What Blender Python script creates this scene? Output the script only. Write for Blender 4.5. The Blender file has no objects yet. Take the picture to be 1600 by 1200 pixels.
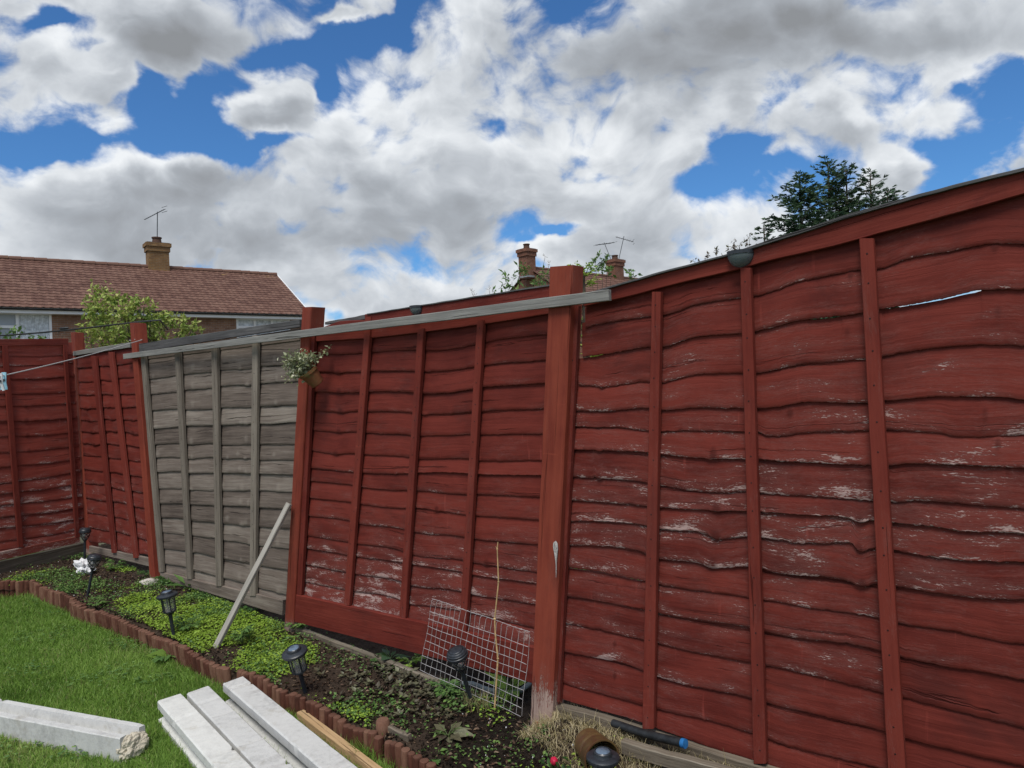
import bpy, bmesh, math, random
import numpy as np
from mathutils import Vector, Matrix, noise
random.seed(7)
rng = np.random.default_rng(7)
R = math.radians
sc = bpy.context.scene

# ------------------------------------------------------------------ camera
FPX = 1100.0
CAM = Vector((0, 0, 1.45))
camd = bpy.data.cameras.new('camera')
cam = bpy.data.objects.new('camera', camd)
sc.collection.objects.link(cam)
sc.camera = cam
camd.sensor_width = 36.0
camd.lens = FPX / 1600 * 36
camd.clip_start = 0.05
camd.clip_end = 3000
CM = Matrix.Rotation(R(90 - 0.26), 3, 'X') @ Matrix.Rotation(R(-2.3), 3, 'Z')
cam.matrix_world = Matrix.Translation(CAM) @ CM.to_4x4()
sc.render.resolution_x, sc.render.resolution_y = 1024, 768
CMI = CM.transposed()

def ray(px, py):
    return CM @ Vector(((px - 800) / FPX, -(py - 600) / FPX, -1))
def G(px, py, z=0.0):                     # photo pixel -> point on a level plane
    d = ray(px, py); t = (z - CAM.z) / d.z
    return CAM + d * t
def at(px, py, Y):                        # photo pixel -> point at distance Y ahead
    d = ray(px, py); return CAM + d * (Y / d.y)
def proj(p):
    q = CMI @ (Vector(p) - CAM)
    return 800 + FPX * q.x / -q.z, 600 - FPX * q.y / -q.z

# ------------------------------------------------------------------ world: sky with clouds, and a soft sun
SUN_AZ = Vector((-0.27, -0.96, 0)).normalized()
SUN_EL = R(61)
w = bpy.data.worlds.new('World'); sc.world = w; w.use_nodes = True
nt = w.node_tree; nt.nodes.clear()
class NB:
    def __init__(s, nt): s.nt = nt
    def n(s, typ, **kw):
        x = s.nt.nodes.new(typ)
        for k, v in kw.items(): setattr(x, k, v)
        return x
    def put(s, sock, v):
        if v is None: return
        if isinstance(v, bpy.types.NodeSocket): s.nt.links.new(v, sock)
        elif isinstance(v, bpy.types.Node): s.nt.links.new(v.outputs[0], sock)
        else: sock.default_value = v
    def m(s, op, a, b=None, c=None, clamp=False):
        x = s.n('ShaderNodeMath', operation=op); x.use_clamp = clamp
        s.put(x.inputs[0], a); s.put(x.inputs[1], b)
        if c is not None: s.put(x.inputs[2], c)
        return x.outputs[0]
    def v(s, op, a, b=None, scale=None):
        x = s.n('ShaderNodeVectorMath', operation=op)
        s.put(x.inputs[0], a)
        if b is not None: s.put(x.inputs[1], b)
        if scale is not None: s.put(x.inputs['Scale'], scale)
        return x.outputs['Value'] if op in ('DOT_PRODUCT', 'LENGTH') else x.outputs[0]
    def noise(s, vec, scale, detail=4, rough=0.55, dist=0.0, lac=2.0):
        x = s.n('ShaderNodeTexNoise'); s.put(x.inputs['Vector'], vec)
        x.inputs['Scale'].default_value = scale; x.inputs['Detail'].default_value = detail
        x.inputs['Roughness'].default_value = rough; x.inputs['Distortion'].default_value = dist
        x.inputs['Lacunarity'].default_value = lac
        return x.outputs['Fac']
    def ncol(s, vec, scale, detail=2):
        x = s.n('ShaderNodeTexNoise'); s.put(x.inputs['Vector'], vec)
        x.inputs['Scale'].default_value = scale; x.inputs['Detail'].default_value = detail
        return x.outputs['Color']
    def ramp(s, fac, stops, interp='LINEAR'):
        x = s.n('ShaderNodeValToRGB'); s.put(x.inputs[0], fac); r = x.color_ramp; r.interpolation = interp
        while len(r.elements) < len(stops): r.elements.new(0.5)
        for e, (p, c) in zip(r.elements, stops):
            e.position = p; e.color = (c, c, c, 1) if not hasattr(c, '__len__') else (*c[:3], 1)
        return x.outputs[0]
    def sm(s, x, a, b, lo=0.0, hi=1.0):
        q = s.n('ShaderNodeMapRange', interpolation_type='SMOOTHSTEP')
        s.put(q.inputs[0], x)
        q.inputs[1].default_value = a; q.inputs[2].default_value = b
        q.inputs[3].default_value = lo; q.inputs[4].default_value = hi
        return q.outputs[0]
    def mix(s, f, a, b, blend='MIX'):
        x = s.n('ShaderNodeMix', data_type='RGBA', blend_type=blend)
        s.put(x.inputs[0], f)
        for k, q in ((6, a), (7, b)):
            if isinstance(q, tuple) and len(q) == 3: q = (*q, 1)
            s.put(x.inputs[k], q)
        return x.outputs[2]

B = NB(nt)
SKY_STRENGTH = 0.11
sky = B.n('ShaderNodeTexSky', sky_type='NISHITA')
sky.sun_disc = False; sky.sun_elevation = SUN_EL
sky.sun_rotation = math.atan2(SUN_AZ.x, SUN_AZ.y)
sky.air_density = 1.0; sky.dust_density = 0.2; sky.ozone_density = 3.0; sky.altitude = 100
tc = B.n('ShaderNodeTexCoord')
n_ = B.v('NORMALIZE', tc.outputs['Generated'])
warp = B.v('SCALE', B.v('SUBTRACT', B.ncol(n_, 5.0, 3), (0.5, 0.5, 0.5)), scale=0.13)
nw = B.v('ADD', n_, warp)
sq = B.v('MULTIPLY', nw, (1.0, 1.0, 1.55))

sp_ = B.n('ShaderNodeSeparateXYZ'); B.put(sp_.inputs[0], n_)
yc = B.m('MAXIMUM', sp_.outputs[1], 0.05)
cq = B.n('ShaderNodeCombineXYZ'); B.put(cq.inputs[0], B.m('DIVIDE', sp_.outputs[0], yc)); B.put(cq.inputs[1], B.m('DIVIDE', sp_.outputs[2], yc))
cqw = B.v('ADD', cq, B.v('SCALE', B.v('SUBTRACT', B.ncol(n_, 9.0, 5), (0.5, 0.5, 0.5)), scale=0.16))
ahead = B.sm(sp_.outputs[1], 0.05, 0.30)
def blob_sum(blobs):
    """blobs: (px, py, rx, ry, weight) - an elliptical bump round a fixed compass direction and height of the sky"""
    tot = 0.0
    for (px, py, rx, ry, wt) in blobs:
        d = ray(px, py); kx, ky = FPX / rx, FPX / ry
        q = B.n('ShaderNodeVectorMath', operation='MULTIPLY_ADD')
        B.put(q.inputs[0], cqw); q.inputs[1].default_value = (kx, ky, 0); q.inputs[2].default_value = (-d.x/d.y*kx, -d.z/d.y*ky, 0)
        r2 = B.v('DOT_PRODUCT', q.outputs[0], q.outputs[0])
        tot = B.m('MULTIPLY_ADD', B.m('EXPONENT', B.m('MULTIPLY', r2, -1.0)), wt, tot)
    return B.m('MULTIPLY', tot, ahead)
# openings in the cloud (negative) and cloud banks (positive)
GAPS = [(255, 190, 72, 50, -.48), (340, 215, 70, 45, -.40), (318, 120, 32, 50, -.45), (400, 218, 60, 12, -.30), (240, 110, 40, 20, -.2), (45, 220, 70, 18, -.42), (405, 78, 80, 30, -.42), (570, 38, 75, 22, -.46), (480, 60, 50, 22, -.25),
        (505, 145, 28, 45, -.40), (75, 45, 60, 14, -.30), (150, 78, 45, 20, -.28), (215, 150, 35, 40, -.25), (120, 222, 70, 12, -.15),
        (650, 20, 35, 22, -.30), (1145, 222, 46, 22, -.36), (1125, 282, 34, 14, -.28), (1200, 165, 45, 18, -.26),
        (1530, 205, 58, 42, -.46), (1580, 130, 45, 40, -.35), (1470, 250, 35, 50, -.30), (1430, 330, 90, 22, -.30), (1520, 160, 60, 16, -.2),
        (890, 355, 40, 9, -.36), (830, 372, 26, 9, -.25), (770, 205, 16, 20, -.16), (655, 108, 26, 18, -.10), (855, 60, 22, 18, -.12), (505, 482, 26, 10, -.2),
        (320, 405, 60, 8, -.22), (1215, 265, 40, 20, -.28),
        (415, 160, 62, 36, .50), (40, 120, 60, 50, .50), (155, 145, 52, 36, .46), (285, 62, 150, 42, .40), (60, 10, 90, 18, .25), (540, 8, 60, 8, .3), (1330, 195, 80, 28, .42), (1405, 245, 45, 30, .38),
        (600, 250, 250, 110, .22), (1000, 250, 120, 60, .15), (150, 300, 200, 55, .34), (330, 300, 120, 50, .22), (400, 400, 260, 40, .15), (1100, 80, 330, 75, .28), (1420, 55, 180, 50, .3), (860, 385, 60, 16, .30), (1150, 330, 70, 35, .20), (1570, 268, 30, 10, .4), (1160, 170, 30, 10, .1)]
DARK = [(280, 60, 150, 45, .62), (1060, 90, 250, 70, .72), (900, 40, 200, 40, .35), (1370, 50, 200, 40, .42), (330, 280, 90, 40, .25), (540, 330, 190, 45, .42),
        (390, 390, 200, 35, .45), (120, 330, 130, 40, .30), (180, 375, 200, 22, .20), (650, 385, 120, 40, .35), (620, 470, 110, 40, .15), (470, 150, 30, 30, .20), (410, 185, 55, 14, .40),
        (740, 330, 100, 30, .15), (1290, 218, 55, 16, .40), (980, 380, 50, 40, .40), (900, 165, 90, 40, .2),
        (560, 150, 60, 40, -.50), (640, 220, 120, 45, -.35), (190, 250, 110, 18, -.5), (1340, 172, 80, 14, -.4), (960, 225, 110, 30, -.40), (1140, 300, 90, 25, -.40),
        (50, 90, 45, 40, -.5), (150, 130, 40, 25, -.3), (740, 60, 70, 50, -.35), (410, 130, 45, 16, -.4), (850, 385, 45, 18, -.5), (700, 100, 40, 40, -.3), (1400, 250, 40, 25, -.3)]
base = B.noise(sq, 6.5, 9, 0.60, 0.0)
def billow(v, scale):                       # rounded heads: low along thin creases, high in between
    x = B.n('ShaderNodeTexVoronoi', feature='F1'); B.put(x.inputs['Vector'], v); x.inputs['Scale'].default_value = scale
    x.inputs['Detail'].default_value = 1.0; x.inputs['Roughness'].default_value = 0.55
    return B.m('SUBTRACT', 0.62, x.outputs['Distance'])
elev = B.n('ShaderNodeSeparateXYZ'); B.put(elev.inputs[0], n_)
gap = B.m('ADD', blob_sum(GAPS), B.sm(elev.outputs[2], 0.34, 0.10, 0.0, 0.10))
def density(v, bn):
    return B.m('ADD', B.m('ADD', B.m('MULTIPLY', bn, 1.45), B.m('MULTIPLY', billow(v, 15.0), 0.30)), B.m('ADD', gap, -0.02))
dens = density(sq, base)
sq2 = B.v('ADD', sq, (-0.016, -0.004, 0.030))          # the same cloud a little nearer the sun
dens2 = density(sq2, B.noise(sq2, 6.5, 6, 0.58, 0.0))
cover = B.sm(dens, 0.47, 0.76)
relief = B.m('SUBTRACT', dens, dens2)
thick = B.sm(dens, 0.60, 1.20)
tone = B.m('ADD', B.m('ADD', B.m('MULTIPLY', thick, 0.38), B.m('MULTIPLY', blob_sum(DARK), 0.54)), B.m('MULTIPLY', relief, -0.90))
tone = B.m('ADD', tone, 0.20)
ccol = B.ramp(tone, [(0.0, (0.88, 0.91, 0.94)), (0.18, (0.72, 0.755, 0.795)), (0.38, (0.54, 0.575, 0.62)), (0.6, (0.40, 0.43, 0.47)), (0.85, (0.32, 0.34, 0.37)), (1.0, (0.275, 0.29, 0.31))])
bg1 = B.n('ShaderNodeBackground'); B.put(bg1.inputs[0], B.mix(1.0, sky.outputs[0], (0.42, 0.74, 1.03), 'MULTIPLY')); bg1.inputs[1].default_value = SKY_STRENGTH
bg2 = B.n('ShaderNodeBackground'); B.put(bg2.inputs[0], ccol); bg2.inputs[1].default_value = 0.92
mx = B.n('ShaderNodeMixShader'); B.put(mx.inputs[0], cover); B.put(mx.inputs[1], bg1); B.put(mx.inputs[2], bg2)
wo = B.n('ShaderNodeOutputWorld'); B.put(wo.inputs[0], mx)

w.cycles.sampling_method = 'MANUAL'; w.cycles.sample_map_resolution = 256
sl = bpy.data.lights.new('sun', 'SUN'); sl.energy = 2.9; sl.angle = R(24); sl.color = (1.0, 0.96, 0.90)
so = bpy.data.objects.new('sun', sl); sc.collection.objects.link(so)
sd = Vector((SUN_AZ.x * math.cos(SUN_EL), SUN_AZ.y * math.cos(SUN_EL), math.sin(SUN_EL)))
so.rotation_euler = sd.to_track_quat('Z', 'Y').to_euler()
so.location = (0, 0, 20)
sc.view_settings.view_transform = 'Standard'; sc.view_settings.look = 'None'
sc.view_settings.exposure = 0.12; sc.view_settings.gamma = 1.0
sc.cycles.use_denoising = True

# ------------------------------------------------------------------ helpers
def tag(o, label=None, cat=None, group=None, kind=None):
    if label: o['label'] = label
    if cat: o['category'] = cat
    if group: o['group'] = group
    if kind: o['kind'] = kind
    return o
def empty(name, loc, label=None, cat=None, group=None, kind=None):
    o = bpy.data.objects.new(name, None); sc.collection.objects.link(o); o.location = loc
    o.empty_display_size = 0.05
    return tag(o, label, cat, group, kind)

class MB:
    """mesh collector: verts, faces, uv per vertex, float attributes per vertex, material slot per face"""
    def __init__(s): s.v = []; s.f = []; s.uv = {}; s.at = {}; s.mi = {}; s.cur = 0
    def add(s, vs, fs):
        o = len(s.v); s.v += [tuple(p) for p in vs]
        for f in fs:
            if s.cur: s.mi[len(s.f)] = s.cur
            s.f.append(tuple(i + o for i in f))
        return o
    def box(s, c, ax, ay, az):              # centre and three half-axis vectors
        c = Vector(c); ax, ay, az = Vector(ax), Vector(ay), Vector(az)
        vs = [c + ax * i + ay * j + az * k for k in (-1, 1) for j in (-1, 1) for i in (-1, 1)]
        fs = [(0, 2, 3, 1), (4, 5, 7, 6), (0, 1, 5, 4), (2, 6, 7, 3), (0, 4, 6, 2), (1, 3, 7, 5)]
        if ax.cross(ay).dot(az) < 0: fs = [f[::-1] for f in fs]
        return s.add(vs, fs)
    def bar(s, a, b, w, h, up=(0, 0, 1), rough=0.0, seg=1, taper=1.0):   # squared timber from a to b with softly worn edges
        a, b = Vector(a), Vector(b); d = (b - a); L = d.length; d.normalize()
        x = d.cross(Vector(up)).normalized(); y = x.cross(d).normalized()
        c = min(w, h) * 0.10
        prof = [(-w/2 + c, -h/2), (w/2 - c, -h/2), (w/2, -h/2 + c), (w/2, h/2 - c), (w/2 - c, h/2), (-w/2 + c, h/2), (-w/2, h/2 - c), (-w/2, -h/2 + c)]
        rings = []; vs = []
        o = len(s.v)
        for i in range(seg + 1):
            t = i / seg; p = a + d * L * t; k = 1 + (taper - 1) * t
            wob = (noise.noise(p * 3.1 + Vector((5, 1, 2))) * rough, noise.noise(p * 2.7) * rough)
            for (u, v) in prof:
                q = p + x * (u * k + wob[0]) + y * (v * k + wob[1])
                if rough: q += noise.noise_vector(q * 25) * rough * 0.25
                vs.append(q)
        fs = [tuple(range(7, -1, -1)), tuple(seg * 8 + j for j in range(8))]
        for i in range(seg):
            for j in range(8):
                k = (j + 1) % 8
                fs.append((i*8 + j, i*8 + k, (i+1)*8 + k, (i+1)*8 + j))
        s.add(vs, fs)
        per = [0]
        for j in range(8):
            q0, q1 = prof[j], prof[(j + 1) % 8]; per.append(per[-1] + math.hypot(q1[0]-q0[0], q1[1]-q0[1]))
        ou = random.random() * 20
        for i in range(seg + 1):
            for j in range(8): s.uv[o + i*8 + j] = (ou + L * i / seg, ou * 3 + per[j])
        return o
    def tube(s, pts, r, n=8, caps=True):
        pts = [Vector(p) for p in pts]
        rs = r if hasattr(r, '__len__') else [r] * len(pts)
        vs = []; prev = None
        for i, p in enumerate(pts):
            d = (pts[min(i + 1, len(pts)-1)] - pts[max(i - 1, 0)]).normalized()
            if prev is None:
                x = d.orthogonal().normalized()
            else:
                x = (prev - d * prev.dot(d)).normalized()
            prev = x; y = d.cross(x)
            for j in range(n):
                a = 2 * math.pi * j / n
                vs.append(p + (x * math.cos(a) + y * math.sin(a)) * rs[i])
        fs = []
        for i in range(len(pts) - 1):
            for j in range(n):
                k = (j + 1) % n
                fs.append((i*n + j, i*n + k, (i+1)*n + k, (i+1)*n + j))
        if caps and n > 2:
            fs.append(tuple(range(n - 1, -1, -1))); fs.append(tuple((len(pts)-1)*n + j for j in range(n)))
        return s.add(vs, fs)
    def lathe(s, o, axis, prof, n=24, x=None):      # prof: (radius, height) along axis from o
        o = Vector(o); axis = Vector(axis).normalized()
        x = axis.orthogonal().normalized() if x is None else Vector(x); y = axis.cross(x)
        vs = [o + axis * h + (x * math.cos(2*math.pi*j/n) + y * math.sin(2*math.pi*j/n)) * r for (r, h) in prof for j in range(n)]
        fs = []
        for i in range(len(prof) - 1):
            for j in range(n):
                k = (j + 1) % n; fs.append((i*n + j, i*n + k, (i+1)*n + k, (i+1)*n + j))
        if prof[0][0] > 1e-6: fs.append(tuple(range(n - 1, -1, -1)))
        if prof[-1][0] > 1e-6: fs.append(tuple((len(prof)-1)*n + j for j in range(n)))
        return s.add(vs, fs)
    def prism(s, poly, o, ux, uy, d, seg=1, jitter=0.0):   # profile (u,v) extruded along vector d
        o, ux, uy, d = Vector(o), Vector(ux), Vector(uy), Vector(d); n = len(poly); vs = []
        for i in range(seg + 1):
            for (u, v) in poly:
                q = o + ux * u + uy * v + d * (i / seg)
                if jitter: q += noise.noise_vector(q * 18) * jitter
                vs.append(q)
        fs = [tuple(range(n - 1, -1, -1)), tuple(seg*n + j for j in range(n))]
        for i in range(seg):
            for j in range(n):
                k = (j + 1) % n; fs.append((i*n + j, i*n + k, (i+1)*n + k, (i+1)*n + j))
        return s.add(vs, fs)
    def build(s, name, mat, parent=None, smooth=False, fix=False):
        me = bpy.data.meshes.new(name)
        me.from_pydata(s.v, [], s.f)
        for m in (mat if isinstance(mat, (list, tuple)) else [mat]): me.materials.append(m)
        if s.mi:
            for i, k in s.mi.items(): me.polygons[i].material_index = k
        if s.uv:
            ul = me.uv_layers.new(name='UVMap')
            li = np.empty(len(me.loops), dtype=np.int32); me.loops.foreach_get('vertex_index', li)
            arr = np.zeros((len(s.v), 2), dtype=np.float32)
            for k, q in s.uv.items(): arr[k] = q
            ul.data.foreach_set('uv', arr[li].ravel())
        for an, d in s.at.items():
            a = me.attributes.new(an, 'FLOAT', 'POINT')
            arr = np.zeros(len(s.v), dtype=np.float32)
            for k, q in d.items(): arr[k] = q
            a.data.foreach_set('value', arr)
        if fix:
            bm = bmesh.new(); bm.from_mesh(me); bmesh.ops.recalc_face_normals(bm, faces=bm.faces); bm.to_mesh(me); bm.free()
        if smooth:
            me.polygons.foreach_set('use_smooth', [True] * len(me.polygons))
            if smooth == 'auto':
                try: me.set_sharp_from_angle(angle=R(35))
                except Exception: pass
        me.update()
        o = bpy.data.objects.new(name, me); sc.collection.objects.link(o)
        if parent is not None:
            o.parent = parent
            o.matrix_parent_inverse = Matrix.Translation(-parent.location) if parent.type == 'EMPTY' else parent.matrix_parent_inverse.copy()
            if parent.type != 'EMPTY': o.matrix_parent_inverse = Matrix.Identity(4)
        return o

def np_mesh(name, V, F, mat, attrs=None, k=None):
    """big vertex/face arrays -> one object"""
    me = bpy.data.meshes.new(name)
    k = F.shape[1]
    me.vertices.add(len(V)); me.vertices.foreach_set('co', V.astype(np.float32).ravel())
    me.loops.add(F.size); me.loops.foreach_set('vertex_index', F.astype(np.int32).ravel())
    me.polygons.add(len(F)); me.polygons.foreach_set('loop_start', np.arange(0, F.size, k, dtype=np.int32))
    me.polygons.foreach_set('loop_total', np.full(len(F), k, dtype=np.int32))
    for an, arr in (attrs or {}).items():
        a = me.attributes.new(an, 'FLOAT', 'POINT'); a.data.foreach_set('value', arr.astype(np.float32))
    me.materials.append(mat); me.update(calc_edges=True); me.validate()
    o = bpy.data.objects.new(name, me); sc.collection.objects.link(o)
    return o

# ------------------------------------------------------------------ materials
def material(name, rough=0.7, spec=0.3):
    m = bpy.data.materials.new(name); m.use_nodes = True
    b = NB(m.node_tree); p = m.node_tree.nodes['Principled BSDF']
    p.inputs['Roughness'].default_value = rough; p.inputs['Specular IOR Level'].default_value = spec
    return m, b, p
def bump(b, p, h, dist=0.002, strength=1.0):
    x = b.n('ShaderNodeBump'); x.inputs['Strength'].default_value = strength; x.inputs['Distance'].default_value = dist
    b.put(x.inputs['Height'], h); b.put(p.inputs['Normal'], x)
def attr(b, name):
    x = b.n('ShaderNodeAttribute'); x.attribute_name = name; return x.outputs['Fac']
def uvm(b, sx=1, sy=1):
    t = b.n('ShaderNodeTexCoord'); return b.v('MULTIPLY', t.outputs['UV'], (sx, sy, 1))
def objc(b): return b.n('ShaderNodeTexCoord').outputs['Object']

def wood_paint(name, c_dark, c_light, c_peel, peel_bias=0.0, fresh=False, wearattr=True):
    """painted timber: grain along u, flaked patches that run along the grain"""
    m, b, p = material(name, 0.78, 0.10)
    uv = uvm(b)
    grain = b.noise(b.v('MULTIPLY', uv, (3.5, 75, 1)), 1.0, 6, 0.62, 0.6)
    ring = b.noise(b.v('MULTIPLY', uv, (1.2, 16, 1)), 1.0, 4, 0.55, 1.8)
    blot = b.noise(b.v('MULTIPLY', uv, (4, 7, 1)), 1.0, 5, 0.6)
    rnd = attr(b, 'rnd'); wear = attr(b, 'wear'); knot = attr(b, 'knot'); edge = attr(b, 'edge')
    f = b.m('ADD', b.m('ADD', b.m('MULTIPLY', blot, 0.75), b.m('MULTIPLY', ring, 0.55)), b.m('MULTIPLY', b.m('SUBTRACT', rnd, 0.5), 0.28))
    f = b.m('ADD', f, b.m('MULTIPLY', grain, 0.40))
    col = b.mix(b.sm(f, 0.42, 1.10), c_dark, c_light)
    # drip stains, paler, run down across the grain
    drip = b.noise(b.v('MULTIPLY', uv, (38, 2.5, 1)), 1.0, 3, 0.5)
    dmask = b.m('MULTIPLY', b.sm(drip, 0.62, 0.74), b.sm(b.noise(b.v('MULTIPLY', uv, (1.3, 3, 1)), 1.0, 2), 0.52, 0.66))
    col = b.mix(b.m('MULTIPLY', dmask, 0.50), col, tuple(min(1, c * 1.9 + 0.01) for c in c_light))
    # dull weather stain in soft uneven patches
    stn = b.noise(b.v('MULTIPLY', uv, (2.2, 5.0, 1)), 1.0, 6, 0.68, 0.6)
    col = b.mix(b.m('MULTIPLY', b.sm(stn, 0.50, 0.70), 0.42), col, (c_dark[0]*0.75, c_dark[1]*1.35, c_dark[2]*1.5))
    # flakes
    n1 = b.m('ADD', b.m('MULTIPLY', b.noise(b.v('MULTIPLY', uv, (30, 230, 1)), 1.0, 5, 0.68, 0.5), 0.60), b.m('MULTIPLY', b.noise(b.v('MULTIPLY', uv, (90, 300, 1)), 1.0, 4, 0.6, 0.2), 0.40))
    n2 = b.noise(b.v('MULTIPLY', uv, (5.0, 20, 1)), 1.0, 4, 0.6, 0.5)
    sc_ = b.m('ADD', b.m('ADD', b.m('MULTIPLY', n1, 0.95), b.m('MULTIPLY', n2, 0.75)), b.m('ADD', b.m('MULTIPLY', wear, 0.22), b.m('MULTIPLY', edge, 0.085)))
    peel = b.sm(sc_, 1.118 - peel_bias, 1.165 - peel_bias)
    soft = b.sm(sc_, 0.90 - peel_bias, 1.12 - peel_bias)
    dirty = b.mix(b.sm(grain, 0.30, 0.60), tuple(c * 0.6 for c in c_peel), c_peel)
    col = b.mix(b.m('MULTIPLY', soft, 0.20), col, tuple((a + q * 2) / 3 for a, q in zip(c_peel, c_dark)))
    col = b.mix(b.m('MULTIPLY', peel, 0.88), col, dirty)
    # knots
    col = b.mix(b.m('MULTIPLY', b.sm(knot, 0.35, 0.9), 0.55), col, tuple(c * 0.45 for c in c_dark))
    # cracks along the grain
    ck = b.noise(b.v('MULTIPLY', uv, (1.1, 42, 1)), 1.0, 3, 0.5, 0.8)
    crack = b.m('MULTIPLY', b.sm(ck, 0.655, 0.675), b.sm(ck, 0.70, 0.68))
    col = b.mix(b.m('MULTIPLY', crack, 0.6), col, tuple(c * 0.35 for c in c_dark))
    b.put(p.inputs['Base Color'], col)
    b.put(p.inputs['Roughness'], b.m('ADD', 0.66, b.m('MULTIPLY', soft, 0.22)))
    h = b.m('ADD', b.m('ADD', grain, b.m('MULTIPLY', ring, 0.5)), b.m('MULTIPLY', peel, -0.5))
    h = b.m('ADD', h, b.m('MULTIPLY', crack, -1.2))
    bump(b, p, h, 0.0022, 0.8)
    return m
M_RED = wood_paint('red_painted_wood', (0.080, 0.0135, 0.0105), (0.172, 0.0315, 0.0225), (0.48, 0.34, 0.31))
M_REDA = wood_paint('brightened_red_painted_wood', (0.135, 0.024, 0.018), (0.27, 0.056, 0.040), (0.60, 0.44, 0.40))  # left panel's red lightened, its colour standing in for sunlight it misses
M_POST = wood_paint('red_painted_post', (0.130, 0.022, 0.016), (0.245, 0.054, 0.032), (0.42, 0.31, 0.26), -0.05)
M_BATT = wood_paint('red_painted_batten', (0.105, 0.0165, 0.0125), (0.185, 0.036, 0.025), (0.46, 0.34, 0.30), -0.02)

def wood_grey(name, c0, c1, c2, grain_s=1.0):
    m, b, p = material(name, 0.85, 0.15)
    uv = uvm(b)
    g = b.noise(b.v('MULTIPLY', uv, (3.0, 85, 1)), grain_s, 7, 0.68, 0.8)
    r = b.noise(b.v('MULTIPLY', uv, (0.9, 13, 1)), grain_s, 4, 0.55, 1.6)
    bl = b.noise(b.v('MULTIPLY', uv, (3, 6, 1)), 1.0, 5, 0.6)
    rnd = attr(b, 'rnd'); knot = attr(b, 'knot')
    f = b.m('ADD', b.m('ADD', b.m('MULTIPLY', g, 0.9), b.m('MULTIPLY', r, 0.5)), b.m('MULTIPLY', b.m('SUBTRACT', rnd, 0.5), 0.35))
    col = b.ramp(b.m('SUBTRACT', b.m('ADD', f, b.m('MULTIPLY', bl, 0.5)), 0.5), [(0.1, c0), (0.45, c1), (0.85, c2)])
    ck = b.noise(b.v('MULTIPLY', uv, (1.1, 50, 1)), 1.0, 3, 0.5, 0.8)
    crack = b.m('MULTIPLY', b.sm(ck, 0.64, 0.665), b.sm(ck, 0.70, 0.68))
    col = b.mix(b.m('MULTIPLY', crack, 0.7), col, tuple(c * 0.25 for c in c0))
    col = b.mix(b.m('MULTIPLY', b.sm(knot, 0.25, 0.9), 0.35), col, tuple(min(1, c * 1.1) for c in c2))
    b.put(p.inputs['Base Color'], col)
    bump(b, p, b.m('ADD', g, b.m('MULTIPLY', crack, -1.2)), 0.0028, 0.9)
    return m
M_GREY = wood_grey('weathered_grey_boards', (0.070, 0.053, 0.044), (0.162, 0.129, 0.107), (0.29, 0.25, 0.21))
M_GREYB = wood_grey('weathered_grey_battens', (0.090, 0.075, 0.062), (0.20, 0.170, 0.138), (0.33, 0.29, 0.24))
M_RAIL = wood_grey('silvered_timber', (0.11, 0.108, 0.098), (0.22, 0.215, 0.20), (0.35, 0.345, 0.32))
M_RAIL2 = wood_grey('dark_silvered_timber', (0.035, 0.034, 0.034), (0.088, 0.086, 0.086), (0.17, 0.168, 0.165))
M_PALE = wood_grey('pale_dry_timber', (0.18, 0.165, 0.14), (0.33, 0.31, 0.27), (0.48, 0.45, 0.40))
M_FRESH = wood_grey('fresh_yellow_timber', (0.27, 0.165, 0.080), (0.45, 0.30, 0.16), (0.58, 0.42, 0.25))
M_OLD = wood_grey('rotting_base_timber', (0.05, 0.04, 0.03), (0.17, 0.14, 0.105), (0.38, 0.34, 0.28))

def plain(name, col, rough=0.6, spec=0.3, metal=0.0, var=0.25, scale=30, bd=0.0):
    m, b, p = material(name, rough, spec)
    o = objc(b); n = b.noise(o, scale, 4, 0.6)
    b.put(p.inputs['Base Color'], b.mix(b.sm(n, 0.3, 0.7), tuple(c * (1 - var) for c in col), tuple(min(1, c * (1 + var)) for c in col)))
    p.inputs['Metallic'].default_value = metal
    if bd: bump(b, p, n, bd, 0.7)
    return m
M_BLACK = plain('black_plastic', (0.022, 0.026, 0.032), 0.38, 0.5, 0, 0.3, 60)
M_PANEL = plain('solar_panel_blue', (0.10, 0.14, 0.19), 0.12, 0.8, 0, 0.35, 25)
M_STRAP = plain('rusty_red_strap', (0.16, 0.055, 0.035), 0.7, 0.2, 0, 0.4, 60)
M_WIRE = plain('galvanised_wire', (0.50, 0.47, 0.46), 0.45, 0.5, 0.3, 0.2, 40)
M_CANE = plain('dry_cane', (0.46, 0.31, 0.15), 0.6, 0.3, 0, 0.3, 40)
M_PAPER = plain('white_paper', (0.72, 0.72, 0.72), 0.8, 0.2, 0, 0.08, 20)
M_CORD = plain('pale_cord', (0.42, 0.40, 0.38), 0.8, 0.1, 0, 0.3, 200)
M_CABLE = plain('black_cable', (0.02, 0.02, 0.02), 0.5, 0.3)
M_PEGB = plain('pale_blue_plastic', (0.28, 0.52, 0.62), 0.4, 0.4)
M_PIPE = plain('black_pipe', (0.018, 0.020, 0.022), 0.5, 0.3, 0, 0.4, 30)
M_BLUE = plain('blue_pipe_end', (0.02, 0.14, 0.36), 0.5, 0.3, 0, 0.2, 50)
M_HOSE = plain('grey_hose', (0.14, 0.17, 0.18), 0.5, 0.4, 0, 0.2, 30)
M_STONE = plain('pale_stone', (0.40, 0.37, 0.33), 0.85, 0.2, 0, 0.35, 12, 0.004)
M_SHARD = plain('terracotta_shard', (0.30, 0.08, 0.045), 0.8, 0.2, 0, 0.3, 40)
M_ALU = plain('dark_aerial_metal', (0.10, 0.105, 0.11), 0.5, 0.5, 0.5)
M_WHITE = plain('white_plastic_frame', (0.80, 0.79, 0.78), 0.45, 0.4, 0, 0.05, 4)
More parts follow.
